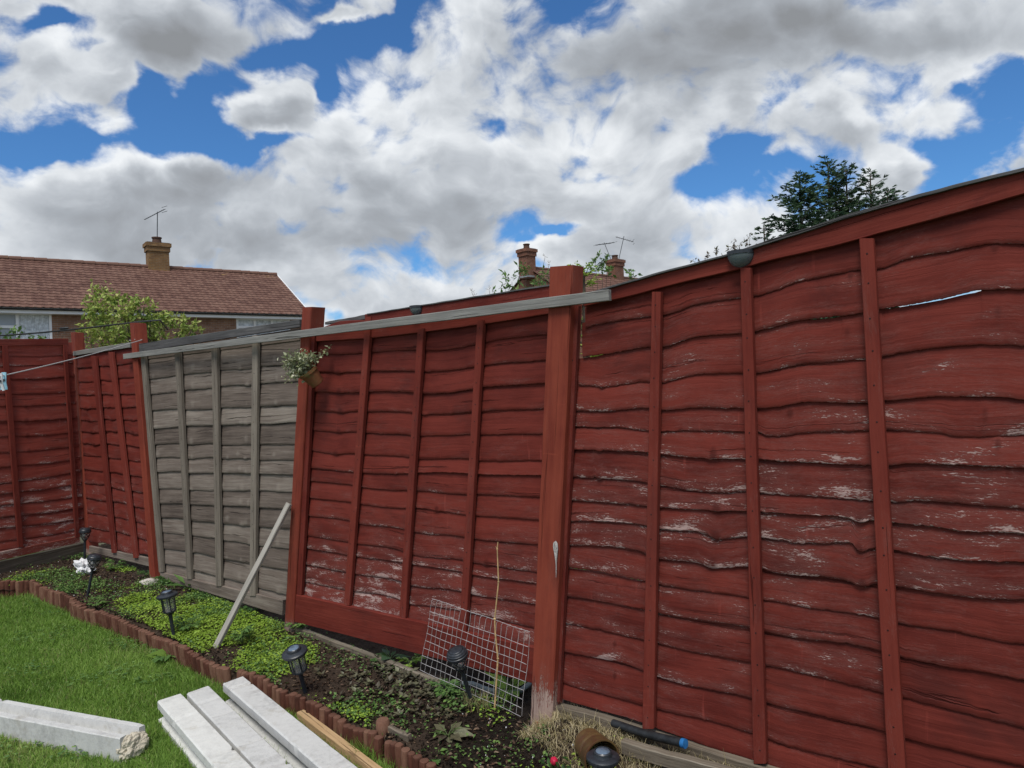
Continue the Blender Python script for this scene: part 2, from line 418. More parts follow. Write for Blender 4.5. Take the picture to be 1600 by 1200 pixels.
M_GUTTER = plain('black_gutter', (0.018, 0.018, 0.020), 0.45, 0.4)
M_NAIL = plain('dark_nail', (0.03, 0.02, 0.02), 0.6, 0.3, 0.5)

def glass(name, col, rough=0.05, alpha=0.35):
    m, b, p = material(name, rough, 0.5)
    p.inputs['Base Color'].default_value = (*col, 1); p.inputs['Transmission Weight'].default_value = 0.0
    p.inputs['Alpha'].default_value = alpha
    return m
M_LENS = glass('clear_ribbed_plastic', (0.42, 0.42, 0.38), 0.12, 0.42)
M_GLASSW = glass('window_glass', (0.30, 0.34, 0.37), 0.05, 1.0)
M_CURT = plain('net_curtain', (0.60, 0.63, 0.65), 0.9, 0.1, 0, 0.25, 8)

def concrete(name, c, blotch):
    m, b, p = material(name, 0.85, 0.25)
    o = objc(b)
    n = b.noise(o, 34, 8, 0.72, 0.0); f = b.noise(o, 300, 3, 0.7); big = b.noise(o, 4.0, 4, 0.6)
    v = b.m('ADD', b.m('MULTIPLY', n, 0.7), b.m('MULTIPLY', big, 0.5))
    col = b.ramp(v, [(0.38, tuple(x * blotch for x in c)), (0.58, c), (0.78, tuple(min(1, x * 1.12) for x in c))])
    st = b.noise(o, 7.5, 6, 0.7, 0.3)
    col = b.mix(b.m('MULTIPLY', b.sm(st, 0.56, 0.70), 0.45), col, (c[0]*0.62, c[1]*0.56, c[2]*0.46))
    vor = b.n('ShaderNodeTexVoronoi'); b.put(vor.inputs['Vector'], o); vor.inputs['Scale'].default_value = 90
    pit = b.m('MULTIPLY', b.sm(vor.outputs['Distance'], 0.16, 0.06), b.sm(n, 0.50, 0.62))
    col = b.mix(b.m('MULTIPLY', pit, 0.6), col, tuple(x * 0.45 for x in c))
    col = b.mix(b.m('MULTIPLY', b.sm(f, 0.52, 0.68), 0.42), col, tuple(x * 0.6 for x in c))
    b.put(p.inputs['Base Color'], col)
    bump(b, p, b.m('ADD', b.m('ADD', n, b.m('MULTIPLY', f, 0.25)), b.m('MULTIPLY', pit, -0.8)), 0.003, 0.6)
    return m
M_CONC = concrete('grey_concrete', (0.52, 0.52, 0.50), 0.66)
M_CONC2 = concrete('pale_concrete', (0.60, 0.60, 0.565), 0.72)
M_CEM = concrete('cream_cement', (0.52, 0.47, 0.37), 0.78)

def logmat():
    m, b, p = material('red_brown_log', 0.85, 0.15)
    o = objc(b)
    g = b.noise(b.v('MULTIPLY', o, (1, 1, 0.12)), 180, 4, 0.6); q = b.noise(o, 22, 5, 0.6)
    rnd = attr(b, 'rnd')
    f = b.m('ADD', b.m('ADD', b.m('MULTIPLY', g, 0.4), b.m('MULTIPLY', q, 0.5)), b.m('MULTIPLY', rnd, 0.45))
    col = b.ramp(f, [(0.3, (0.042, 0.018, 0.012)), (0.6, (0.100, 0.038, 0.025)), (0.95, (0.21, 0.115, 0.075))])
    top = attr(b, 'edge')
    col = b.mix(b.m('MULTIPLY', top, 0.55), col, (0.135, 0.072, 0.050))
    b.put(p.inputs['Base Color'], col); bump(b, p, g, 0.003, 0.8)
    return m
M_LOG = logmat()

def leafmat(name, stops, rough=0.5, trans=0.25):
    m, b, p = material(name, rough, 0.3)
    r = attr(b, 'rnd')
    col = b.ramp(r, stops)
    n = b.noise(objc(b), 60, 3, 0.6)
    col = b.mix(b.m('MULTIPLY', b.sm(n, 0.4, 0.7), 0.3), col, tuple(c * 0.5 for c in stops[0][1]))
    b.put(p.inputs['Base Color'], col)
    p.inputs['Transmission Weight'].default_value = 0.0
    tr = b.n('ShaderNodeBsdfTranslucent'); b.put(tr.inputs[0], col)
    ms = b.n('ShaderNodeMixShader'); ms.inputs[0].default_value = trans
    b.put(ms.inputs[1], p.outputs[0]); b.put(ms.inputs[2], tr)
    out = [x for x in m.node_tree.nodes if x.type == 'OUTPUT_MATERIAL'][0]
    b.put(out.inputs[0], ms)
    return m
M_GRASS = leafmat('grass_blades', [(0.0, (0.105, 0.200, 0.032)), (0.45, (0.225, 0.385, 0.065)), (0.8, (0.360, 0.520, 0.120)), (0.95, (0.33, 0.34, 0.13)), (1.0, (0.46, 0.39, 0.22))], 0.45, 0.35)
M_DRYG = leafmat('dry_grass', [(0.0, (0.12, 0.15, 0.04)), (0.3, (0.34, 0.28, 0.13)), (1.0, (0.66, 0.56, 0.36))])
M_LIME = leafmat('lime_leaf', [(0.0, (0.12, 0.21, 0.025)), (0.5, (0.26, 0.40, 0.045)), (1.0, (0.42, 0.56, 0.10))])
M_MID = leafmat('mid_green_leaf', [(0.0, (0.050, 0.115, 0.028)), (0.6, (0.12, 0.22, 0.055)), (1.0, (0.22, 0.34, 0.09))])
M_BUGLE = leafmat('purple_green_leaf', [(0.0, (0.050, 0.036, 0.028)), (0.4, (0.085, 0.075, 0.045)), (0.75, (0.125, 0.125, 0.070)), (1.0, (0.19, 0.19, 0.12))], 0.4, 0.1)
M_BROWNL = leafmat('dead_leaf', [(0.0, (0.045, 0.026, 0.016)), (0.6, (0.12, 0.07, 0.045)), (1.0, (0.32, 0.23, 0.15))])
M_SAGE = leafmat('sage_green_leaf', [(0.0, (0.19, 0.22, 0.10)), (0.5, (0.34, 0.38, 0.20)), (1.0, (0.58, 0.58, 0.42))])
M_BUSH = leafmat('bush_leaf', [(0.0, (0.09, 0.15, 0.03)), (0.4, (0.23, 0.33, 0.06)), (0.75, (0.42, 0.48, 0.12)), (1.0, (0.55, 0.50, 0.20))])
M_DARKL = leafmat('glossy_dark_leaf', [(0.0, (0.020, 0.055, 0.014)), (0.6, (0.05, 0.115, 0.025)), (1.0, (0.11, 0.20, 0.045))])
M_CON = leafmat('conifer_spray', [(0.0, (0.018, 0.045, 0.024)), (0.6, (0.045, 0.095, 0.048)), (1.0, (0.10, 0.165, 0.075))], 0.6, 0.12)
M_WINE = leafmat('wine_leaf', [(0.0, (0.06, 0.04, 0.03)), (0.5, (0.13, 0.09, 0.055)), (1.0, (0.17, 0.19, 0.07))])
M_BARK = plain('bark', (0.11, 0.085, 0.065), 0.9, 0.1, 0, 0.4, 30, 0.004)
M_STEM = plain('brown_stem', (0.14, 0.10, 0.06), 0.8, 0.2, 0, 0.3, 60)
M_REDP = plain('crimson_petal', (0.42, 0.012, 0.045), 0.5, 0.3, 0, 0.3, 80)

def soilmat():
    m, b, p = material('dark_soil', 0.95, 0.1)
    o = objc(b)
    n = b.noise(o, 26, 8, 0.7); f = b.noise(o, 150, 4, 0.7)
    dry = attr(b, 'wear')
    v = b.m('ADD', b.m('MULTIPLY', n, 0.6), b.m('MULTIPLY', f, 0.5))
    c1 = b.ramp(v, [(0.35, (0.0065, 0.0048, 0.004)), (0.55, (0.021, 0.0155, 0.012)), (0.78, (0.060, 0.044, 0.033))])
    c2 = b.ramp(v, [(0.35, (0.018, 0.012, 0.009)), (0.55, (0.065, 0.045, 0.032)), (0.78, (0.15, 0.11, 0.08))])
    b.put(p.inputs['Base Color'], b.mix(dry, c1, c2))
    bump(b, p, v, 0.02, 1.0)
    return m
M_SOIL = soilmat()
def turfmat():
    m, b, p = material('turf_base', 0.95, 0.1)
    o = objc(b); n = b.noise(o, 9, 6, 0.65); f = b.noise(o, 90, 4, 0.7)
    b.put(p.inputs['Base Color'], b.ramp(b.m('ADD', b.m('MULTIPLY', n, 0.5), b.m('MULTIPLY', f, 0.5)),
          [(0.3, (0.035, 0.065, 0.016)), (0.55, (0.070, 0.125, 0.028)), (0.8, (0.13, 0.155, 0.05))]))
    bump(b, p, f, 0.02, 1.0)
    return m
M_TURF = turfmat()
M_ROUGH = plain('rough_ground', (0.085, 0.085, 0.055), 0.95, 0.1, 0, 0.4, 1.5)

def tilemat():
    m, b, p = material('brown_concrete_roof_tiles', 0.8, 0.2)
    o = objc(b); uv = uvm(b)
    t = b.n('ShaderNodeTexWhiteNoise'); t.noise_dimensions = '2D'
    b.put(t.inputs['Vector'], b.v('FLOOR', b.v('MULTIPLY', uv, (1 / 0.25, 1 / 0.34, 1))))
    n = b.noise(o, 0.6, 4, 0.6); f = b.noise(o, 6, 5, 0.7)
    v = b.m('ADD', b.m('ADD', b.m('MULTIPLY', t.outputs['Value'], 0.40), b.m('MULTIPLY', n, 0.5)), b.m('MULTIPLY', f, 0.4))
    col = b.ramp(v, [(0.3, (0.078, 0.038, 0.029)), (0.55, (0.122, 0.062, 0.046)), (0.85, (0.165, 0.092, 0.068))])
    li = b.m('MULTIPLY', b.sm(b.noise(o, 2.2, 5, 0.7), 0.60, 0.72), attr(b, 'wear'))
    col = b.mix(b.m('MULTIPLY', li, 0.7), col, (0.30, 0.20, 0.06))
    b.put(p.inputs['Base Color'], col); bump(b, p, f, 0.01, 0.5)
    return m
M_TILE = tilemat()
def brickmat(name, c1, c2, mortar, scale=1.0):
    m, b, p = material(name, 0.9, 0.15)
    uv = uvm(b)
    x = b.n('ShaderNodeTexBrick'); b.put(x.inputs['Vector'], uv)
    x.inputs['Scale'].default_value = 1.0; x.inputs['Brick Width'].default_value = 0.225; x.inputs['Row Height'].default_value = 0.075
    x.inputs['Mortar Size'].default_value = 0.006; x.inputs['Color1'].default_value = (*c1, 1); x.inputs['Color2'].default_value = (*c2, 1)
    x.inputs['Mortar'].default_value = (*mortar, 1); x.inputs['Bias'].default_value = 0.0
    n = b.noise(objc(b), 3, 5, 0.65)
    b.put(p.inputs['Base Color'], b.mix(b.m('MULTIPLY', b.sm(n, 0.4, 0.7), 0.45), x.outputs['Color'], tuple(c * 0.4 for c in c1)))
    bump(b, p, x.outputs['Fac'], -0.006, 0.6)
    return m
M_BRICK = brickmat('brown_brick', (0.30, 0.165, 0.10), (0.215, 0.105, 0.065), (0.30, 0.26, 0.22))
M_BRICKY = brickmat('yellow_stock_brick', (0.27, 0.155, 0.065), (0.175, 0.095, 0.045), (0.23, 0.19, 0.13))
M_BRICKR = brickmat('red_brown_brick', (0.24, 0.105, 0.065), (0.165, 0.072, 0.048), (0.22, 0.17, 0.14))
M_LEAD = plain('lead_flashing', (0.30, 0.32, 0.33), 0.6, 0.3, 0.2)
M_POT = plain('old_clay_chimney_pot', (0.10, 0.06, 0.045), 0.9, 0.1)
def potmat():
    m, b, p = material('mossy_terracotta', 0.7, 0.25)
    o = objc(b); n = b.noise(o, 18, 5, 0.65)
    b.put(p.inputs['Base Color'], b.ramp(n, [(0.35, (0.17, 0.055, 0.028)), (0.52, (0.20, 0.085, 0.035)), (0.62, (0.13, 0.115, 0.04)), (0.75, (0.085, 0.10, 0.035))]))
    bump(b, p, n, 0.002, 0.6); return m
M_MOSSPOT = potmat()
M_TERRA = plain('orange_terracotta', (0.36, 0.115, 0.045), 0.75, 0.2, 0, 0.3, 14)
def bronzemat():
    m, b, p = material('bronze_brown_plastic', 0.42, 0.4)
    o = objc(b); n = b.noise(o, 12, 4, 0.6)
    b.put(p.inputs['Base Color'], b.ramp(n, [(0.35, (0.13, 0.085, 0.030)), (0.55, (0.085, 0.042, 0.020)), (0.75, (0.15, 0.055, 0.026))]))
    return m
M_BRONZE = bronzemat()
# ------------------------------------------------------------------ the setting: ground, lawn, planting bed
BASES = [G(845, 1120), G(450, 975), G(241, 900), G(136, 866)]
class Plane:                                # an upright fence line: p0, u along, n towards the garden
    def __init__(s, a, b):
        s.p0 = Vector(a); s.u = (Vector(b) - Vector(a)); s.u.z = 0; s.u.normalize()
        s.n = Vector((s.u.y, -s.u.x, 0))
        if s.n.dot(CAM - s.p0) < 0: s.n = -s.n
    def F(s, px, py, off=0.0):
        d = ray(px, py); p = s.p0 + s.n * off
        return CAM + d * ((p - CAM).dot(s.n) / d.dot(s.n))
P_DE = Plane(BASES[1], BASES[0]); P_C = Plane(BASES[2], BASES[1]); P_B = Plane(BASES[3], BASES[2])
P_A = Plane(G(-5, 897), BASES[3])
UP = Vector((0, 0, 1))
FU = P_DE.u; FN = P_DE.n                     # FU runs along the fence towards the camera side

EDGE_PX = [(50, 908), (130, 940), (240, 981), (362, 1048), (480, 1088), (600, 1152), (700, 1200)]
EDGE = [G(x, y, 0.03) for x, y in EDGE_PX]
EDGE.append(EDGE[-1] + FU * 0.75); EDGE.append(EDGE[-1] + FU * 0.8)
EDGE_L = [G(-110, 914, 0.03), G(0, 912, 0.03), G(50, 908, 0.03)]
EDGE_ALL = [EDGE_L[0] + (EDGE_L[0] - EDGE_L[1]) * 2] + EDGE_L[:2] + EDGE
def in_bed(x, y):                           # on the fence side of the edging
    best = None
    for a, b in zip(EDGE_ALL, EDGE_ALL[1:]):
        ax, ay, bx, by = a.x, a.y, b.x, b.y
        dx, dy = bx - ax, by - ay; L2 = dx*dx + dy*dy
        t = max(0, min(1, ((x-ax)*dx + (y-ay)*dy) / L2)); qx, qy = ax + dx*t - x, ay + dy*t - y
        d = qx*qx + qy*qy
        if best is None or d < best[0]: best = (d, dx*(y-ay) - dy*(x-ax))
    return math.sqrt(best[0]) * (1 if best[1] > 0 else -1)

LAWN_Z = -0.10
g = MB(); S = 400
g.add([(-S, -S, -0.16), (S, -S, -0.16), (S, S, -0.16), (-S, S, -0.16)], [(0, 1, 2, 3)])
tag(g.build('ground', M_ROUGH), 'rough grassy ground of the neighbouring plots', None, None, 'structure')
# the lawn: a sheet with gentle dips
g = MB(); nx, ny = 90, 90
X0, X1, Y0, Y1 = -9.0, 3.2, -2.5, 7.2
for j in range(ny + 1):
    for i in range(nx + 1):
        x = X0 + (X1-X0)*i/nx; y = Y0 + (Y1-Y0)*j/ny
        g.v.append((x, y, LAWN_Z + 0.012*noise.noise(Vector((x*1.3, y*1.3, 0)))))
for j in range(ny):
    for i in range(nx):
        a = j*(nx+1)+i; g.f.append((a, a+1, a+nx+2, a+nx+1))
tag(g.build('lawn', M_TURF, smooth=True), 'green garden lawn in front of the red fences', None, None, 'structure')

def px_s(x, y): return (Vector((x, y, 0)) - Vector((P_DE.p0.x, P_DE.p0.y, 0))).dot(P_DE.u) - (BASES[0]-BASES[1]).length
def behind(x, y):                           # how far behind the fence line
    q = Vector((x, y, 0)); return -(q - Vector((P_DE.p0.x, P_DE.p0.y, 0))).dot(P_DE.n)
def soil_h(x, y):
    p = Vector((x, y, 0))
    bank = 0.0
    if px_s(x, y) > 0.05:
        k = max(0.0, min(1.0, (0.30 + behind(x, y)) / 0.20)); bank = 0.075 * k*k*(3-2*k) * min(1.0, (px_s(x, y) - 0.05)/0.12)
    return bank + (0.016*noise.noise(p*2.2) + 0.013*noise.noise(p*9) + 0.008*noise.noise(p*27+Vector((3, 1, 0))) + 0.004*noise.noise(p*70)) - 0.006
g = MB()
res = 0.02
idx = {}
xs = np.arange(-5.6, 1.9, res); ys = np.arange(1.0, 7.3, res)
nA = P_A.n; pA = P_A.p0
def behindA(x, y):
    q = Vector((x, y, 0)); return -(q - Vector((pA.x, pA.y, 0))).dot(nA)
cells = {}
for i, x in enumerate(xs):
    for j, y in enumerate(ys):
        b = behind(x, y)
        if b > 0.30 or b < -1.7 or behindA(x, y) > 0.3: continue
        d = in_bed(x, y)
        if d < 0.0: continue
        cells[(i, j)] = d
wearS = {}
for (i, j), d in cells.items():
    x, y = xs[i], ys[j]
    z = soil_h(x, y) + 0.002
    if d < 0.05: z -= 0.015
    q = proj((x, y, 0))
    dry = 0.75 if q[0] < 640 else max(0.0, 0.75 - (q[0] - 640) / 120)
    if q[0] > 860 and behind(x, y) > -0.28: dry = 0.9
    idx[(i, j)] = len(g.v); wearS[len(g.v)] = dry; g.v.append((x, y, z))
for (i, j) in cells:
    if (i+1, j) in idx and (i, j+1) in idx and (i+1, j+1) in idx:
        g.f.append((idx[(i, j)], idx[(i+1, j)], idx[(i+1, j+1)], idx[(i, j+1)]))
g.at['wear'] = wearS
tag(g.build('soil_bed', M_SOIL, smooth=True), 'dark planting soil between log edging and fence', None, None, 'structure')

# ------------------------------------------------------------------ fences
_ic = {}
def interp(poly, x):
    """smooth curve through the points that never overshoots them"""
    if x <= poly[0][0]:
        (x0, y0), (x1, y1) = poly[0], poly[1]
        if x1 - x0 < 30 and len(poly) > 2: (x1, y1) = poly[2]
        return y0 + (x - x0) * (y1 - y0) / (x1 - x0)
    if x >= poly[-1][0]:
        (x0, y0), (x1, y1) = poly[-2], poly[-1]
        if len(poly) > 3: (x0, y0) = poly[-3]
        return y1 + (x - x1) * (y1 - y0) / (x1 - x0)
    key = id(poly)
    if key not in _ic:
        d = [(q[1]-p[1])/(q[0]-p[0]) for p, q in zip(poly, poly[1:])]
        h = [q[0]-p[0] for p, q in zip(poly, poly[1:])]
        t = [d[0]]
        for i in range(1, len(poly)-1):
            if d[i-1]*d[i] <= 0: t.append(0.35*(d[i-1]*h[i] + d[i]*h[i-1])/(h[i]+h[i-1]))
            else: t.append((h[i-1]+h[i])/(h[i-1]/d[i] + h[i]/d[i-1]) if abs(d[i-1]*d[i]) > 1e-9 else 0)
        t.append(d[-1]); _ic[key] = (poly, t)
    t = _ic[key][1]
    for k in range(len(poly) - 1):
        if poly[k][0] <= x <= poly[k+1][0]:
            (x0, y0), (x1, y1) = poly[k], poly[k+1]; h = x1 - x0; s = (x - x0)/h
            return (2*s**3-3*s*s+1)*y0 + (s**3-2*s*s+s)*h*t[k] + (-2*s**3+3*s*s)*y1 + (s**3-s*s)*h*t[k+1]
def line_x(l, y):
    (x0, y0), (x1, y1) = l; return x0 + (x1 - x0) * (y - y0) / (y1 - y0)

def boards(pl, lines, left, right, ncol, mat, name, parent, wear, knots=(), gaps=(), wav=0.0035, lstart=None, seed=0, chip=()):
    """lapped waney boards; lines = lower edges, the first being the top of the first board"""
    m = MB(); at_w, at_k, at_e, at_r = {}, {}, {}, {}
    M = 7
    rr = random.Random(seed + 11)
    for i in range(1, len(lines)):
        up_l, lo_l = lines[i-1], lines[i]
        rnd = rr.random(); uo = rr.random()*30; vo = rr.random()*30
        ym = (interp(up_l, (left[0][0]+right[0][0])/2) + interp(lo_l, (left[0][0]+right[0][0])/2))/2
        ph = rr.random()*100
        front, o = [], len(m.v)
        su = 0.0; prev = None
        tilt = rr.uniform(-0.002, 0.003)
        for c in range(ncol + 1):
            t = c / ncol
            yl0 = interp(lo_l, left[0][0]); yr0 = interp(lo_l, right[0][0])
            xl = line_x(left, yl0); xr = line_x(right, yr0)
            if lstart and i in lstart: xl = lstart[i]
            x = xl + (xr - xl) * t
            yl = interp(lo_l, x); yu = interp(up_l, x)
            gap = 0
            for (gi, ga, gb, gd) in gaps:
                if gi == i and ga < x < gb: gap = gd * min(1, (x-ga)/12, (gb-x)/12)
            pl_ = pl.F(x, yl, 0.0165 + tilt); pu = pl.F(x, yu + gap, 0.004)
            if gap <= 0: pu = pu + UP * 0.022
            s3 = Vector((pl_.dot(pl.u) * 1.0, i * 3.7 + seed, 0))
            n34 = noise.noise(s3 * 30)
            e = wav * 0.7 * noise.noise(s3 * 9 + Vector((ph, 0, 0))) + wav * 0.7 * n34 * abs(n34) * 1.6 + wav * 0.45 * noise.noise(s3 * 85) + wav * 0.35 * noise.noise(s3 * 190)
            kd = 0
            for (kx, ky, kr) in knots:
                dx = (x - kx) / kr
                if abs(dx) < 3:
                    if yu < ky < yl + 6:
                        near = max(0, 1 - abs(yl - ky) / (kr * 1.6))
                        kd = max(kd, math.exp(-dx*dx) * near)
            for (ci, ca, cb, cd) in chip:
                if ci == i and ca < x < cb: e += cd * min(1, (x-ca)/4, (cb-x)/4)
            pl_ = pl_ + UP * (e - kd * 0.005)
            if prev is not None: su += (pl_ - prev).length
            prev = pl_.copy()
            H = (pu - pl_).length
            bow = 0.003 * noise.noise(Vector((su*1.7, ph, 3)))
            for r in range(M):
                tr = [0, 0.035, 0.12, 0.3, 0.55, 0.8, 1.0][r]
                q = pl_.lerp(pu, tr)
                cup = 0.0025 * math.sin(math.pi * tr) + bow * math.sin(math.pi*tr)
                if r == 0: cup -= 0.0025
                px_, py_ = x + (0), yl + (yu - yl) * tr
                kv = 0
                for (kx, ky, kr) in knots:
                    d2 = ((px_ - kx)/kr)**2 + ((py_ - ky)/(kr*1.3))**2
                    if d2 < 6: kv = max(kv, math.exp(-d2*1.2))
                cup += kv * 0.004 + 0.0012 * noise.noise(q * 30)
                q = q + pl.n * cup
                k = len(m.v); m.v.append(tuple(q)); m.uv[k] = (uo + su, vo + H * tr)
                at_w[k] = wear(px_, py_); at_k[k] = kv; at_e[k] = max(0, 1 - tr * H / 0.035); at_r[k] = rnd
            for (tr, off) in ((0.0, -0.010), (1.0, -0.010)):       # back of the board
                q = pl_.lerp(pu, tr) + pl.n * off
                k = len(m.v); m.v.append(tuple(q)); m.uv[k] = (uo + su, vo + H*tr + 0.02); at_w[k] = 0; at_r[k] = rnd; at_k[k] = 0; at_e[k] = 0
        W = M + 2
        for c in range(ncol):
            a = o + c*W; b = a + W
            for r in range(M - 1): m.f.append((a+r, b+r, b+r+1, a+r+1))
            m.f.append((a, a+M, b+M, b)); m.f.append((a+M, a+M+1, b+M+1, b+M)); m.f.append((a+M-1, b+M-1, b+M+1, a+M+1))
        for a in (o, o + ncol*W):
            m.f.append(tuple([a + r for r in range(M)] + [a+M+1, a+M]))
    m.at = {'wear': at_w, 'knot': at_k, 'edge': at_e, 'rnd': at_r}
    return m.build(name, mat, parent, smooth='auto')

def plank(pl, a0, a1, b0, b1, off, th, mat, name, parent, seg=40, wear=0.0, wv=0.0015, rnd=0.5, mid=None, endw=None, nail=None):
    """a flat board on the fence: top edge a0-a1 and lower edge b0-b1 in photo pixels, front face at off"""
    m = MB(); w_, e_, r_ = {}, {}, {}
    uo = random.random()*20; su = 0
    al = MB
    L = (pl.F(*a1, off) - pl.F(*a0, off)).length
    ta = a0 if mid is None else None
    for i in range(seg + 1):
        t = i / seg
        if mid:
            pa = (a0[0] + (a1[0]-a0[0])*t, interp(mid[0], a0[0] + (a1[0]-a0[0])*t)); pb = (b0[0] + (b1[0]-b0[0])*t, interp(mid[1], b0[0] + (b1[0]-b0[0])*t))
        else:
            pa = (a0[0] + (a1[0]-a0[0])*t, a0[1] + (a1[1]-a0[1])*t); pb = (b0[0] + (b1[0]-b0[0])*t, b0[1] + (b1[1]-b0[1])*t)
        A = pl.F(*pa, off); Bq = pl.F(*pb, off)
        A = A + noise.noise_vector(A*14)*wv; Bq = Bq + noise.noise_vector(Bq*14)*wv
        H = (A - Bq).length; c = min(0.0025, H*0.1); d = (A - Bq).normalized()
        for q, v in ((Bq - pl.n*c, 0.0), (Bq + d*c, 0.003), (A - d*c, H-0.003), (A - pl.n*c, H), (A - pl.n*th, H + th), (Bq - pl.n*th, H + th*2)):
            k = len(m.v); m.v.append(tuple(q)); m.uv[k] = (uo + L*t, uo*2 + v); w_[k] = wear if endw is None else wear + endw * max(0, 1 - t*L/0.35); r_[k] = rnd; e_[k] = 0.3
    for i in range(seg):
        for j in range(6):
            k = (j + 1) % 6; m.f.append((i*6+j, i*6+6+j, i*6+6+k, i*6+k))
    m.f.append((0, 1, 2, 3, 4, 5)[::1]); m.f.append(tuple(seg*6 + j for j in (5, 4, 3, 2, 1, 0)))
    if nail:
        m.cur = 1
        for k in range(nail[2]):
            f = (k + 0.5)/nail[2] + random.uniform(-.01, .01); (t, b) = nail[:2]
            q = pl.F(t[0] + (b[0]-t[0])*f + random.uniform(-1, 1), t[1] + (b[1]-t[1])*f, off)
            m.lathe(q, pl.n, [(0.0026, -0.001), (0.0026, 0.0008), (0.0001, 0.0012)], 6)
        m.cur = 0
    m.at = {'wear': w_, 'edge': e_, 'rnd': r_}
    return m.build(name, mat, parent, smooth='auto', fix=True)

def batten(pl, top, bot, wpx_top, wpx_bot, mat, parent, off=0.036, th=0.017, wear=0.1, name='batten', nails=True, endw=0.25):
    a, b = wpx_top/2, wpx_bot/2
    return plank(pl, (bot[0]-b, bot[1]), (top[0]-a, top[1]), (bot[0]+b, bot[1]), (top[0]+a, top[1]), off, th, [mat, M_NAIL], name, parent, 26, wear, 0.0012, random.random(), None, endw,
                 nail=((top, bot, 17) if nails else None))

# --- the near red panel on the right
E = [
 [(912,479),(1010,456),(1035,449),(1160,419),(1200,408),(1300,385),(1340,374),(1365,367),(1450,345),(1600,303)],
 [(915,512),(953,503),(1016,495),(1033,493),(1093,475),(1157,465),(1178,463),(1200,457),(1250,440),(1293,432),(1343,423),(1370,421),(1417,405),(1483,392),(1553,380),(1600,382)],
 [(903,558),(950,552),(1013,542),(1032,542),(1093,525),(1157,520),(1178,518),(1200,513),(1250,500),(1313,493),(1347,489),(1375,483),(1467,467),(1533,454),(1600,452)],
 [(902,602),(940,604),(1010,597),(1028,597),(1093,585),(1157,583),(1178,583),(1200,580),(1267,567),(1347,562),(1377,558),(1467,543),(1567,538),(1600,540)],
 [(899,642),(940,643),(1010,638),(1027,641),(1093,637),(1157,638),(1180,638),(1200,637),(1267,628),(1353,630),(1382,627),(1467,620),(1550,620),(1600,625)],
 [(897,667),(960,668),(1007,674),(1025,675),(1077,673),(1158,675),(1182,675),(1200,682),(1220,682),(1250,677),(1357,674),(1385,673),(1460,676),(1493,683),(1600,680)],
 [(893,702),(940,704),(1007,707),(1025,709),(1110,717),(1160,717),(1182,718),(1200,720),(1267,723),(1360,727),(1388,727),(1417,724),(1500,728),(1600,731)],
 [(890,745),(937,747),(1007,754),(1023,757),(1127,770),(1163,768),(1183,771),(1200,772),(1300,778),(1363,783),(1392,784),(1433,783),(1500,787),(1600,795)],
 [(888,782),(960,787),(1007,791),(1025,793),(1100,797),(1160,799),(1185,800),(1260,805),(1323,809),(1345,815),(1370,814),(1393,817),(1450,823),(1517,832),(1577,832),(1600,834)],
 [(887,815),(940,815),(1007,822),(1023,826),(1100,833),(1120,841),(1165,839),(1200,842),(1283,850),(1330,849),(1343,860),(1372,857),(1397,861),(1433,868),(1533,878),(1600,880)],
 [(886,852),(960,855),(1005,864),(1023,872),(1087,879),(1117,887),(1167,886),(1188,888),(1200,892),(1317,906),(1350,915),(1375,912),(1402,917),(1467,928),(1550,937),(1600,937)],
 [(884,887),(940,894),(1005,909),(1023,913),(1127,928),(1168,934),(1200,939),(1300,955),(1377,967),(1403,973),(1483,986),(1533,997),(1600,1008)],
 [(882,931),(1005,953),(1023,957),(1170,982),(1200,989),(1382,1019),(1407,1027),(1533,1050),(1600,1063)],
 [(880,973),(1003,1000),(1023,1005),(1172,1036),(1200,1041),(1386,1085),(1414,1092),(1600,1138)],
 [(878,1018),(1002,1047),(1022,1056),(1175,1092),(1200,1099),(1390,1146),(1418,1155),(1600,1199)],
 [(876,1067),(1002,1102),(1022,1107),(1175,1147),(1200,1156),(1370,1200),(1600,1262)],
 [(873,1092),(1003,1130),(1093,1163),(1180,1190),(1400,1262),(1600,1330)]]
def wearE(x, y):
    w0 = 0.27 + 0.48*math.exp(-((y-800)/170)**2) + 0.22*math.exp(-((y-1050)/90)**2)
    w0 += 0.25*math.exp(-((y-560)/40)**2) * (1 if x > 1150 else 0.4)
    w0 += 0.30 * noise.noise(Vector((x/90, y/40, 2)))
    if y > 1060: w0 -= 0.15
    if x > 1400 and y > 960: w0 -= 0.45
    if y < 470: w0 += 0.05
    return w0
KE = [(1120,797,11),(1118,840,13),(1112,886,14),(1343,815,10),(1341,858,11),(1347,913,11),(1115,710,9),(1235,650,9),(1555,395,12),(1560,500,12),(1330,440,8),(1325,530,9),(940,604,6),(1560,700,9),(1575,745,9),(936,745,6),(965,915,6),(968,962,6),(962,1010,5),(962,1060,5),(1540,655,10)]
LE = ((899, 480), (862, 1100)); RE = ((1634, 262), (1700, 1360))
e = empty('lap_fence', P_DE.F(1180, 1200, 0), 'large near red panel with flaking paint, right of the tall square post', 'fence')
boards(P_DE, E, LE, RE, 330, M_RED, 'boards', e, wearE, KE, gaps=[(3, 1377, 1535, 2.6), (3, 1262, 1318, 2.6), (12, 886, 1004, 1.0), (3, 880, 945, 2.5)],
       wav=0.0045, lstart={1: 915, 2: 910, 3: 904}, seed=1, chip=[(9, 1229, 1262, -.004), (6, 930, 942, -.005), (7, 925, 935, .006)])
railT = [(905,466),(955,450),(1010,434),(1070,418),(1130,402),(1200,381),(1270,359),(1340,336),(1440,308),(1520,287),(1600,267)]
plank(P_DE, (912, 450), (1640, 260), (912, 481), (1640, 295), 0.033, 0.018, M_BATT, 'top_rail', e, 60, 0.05, 0.001, 0.4, (railT, E[0]))
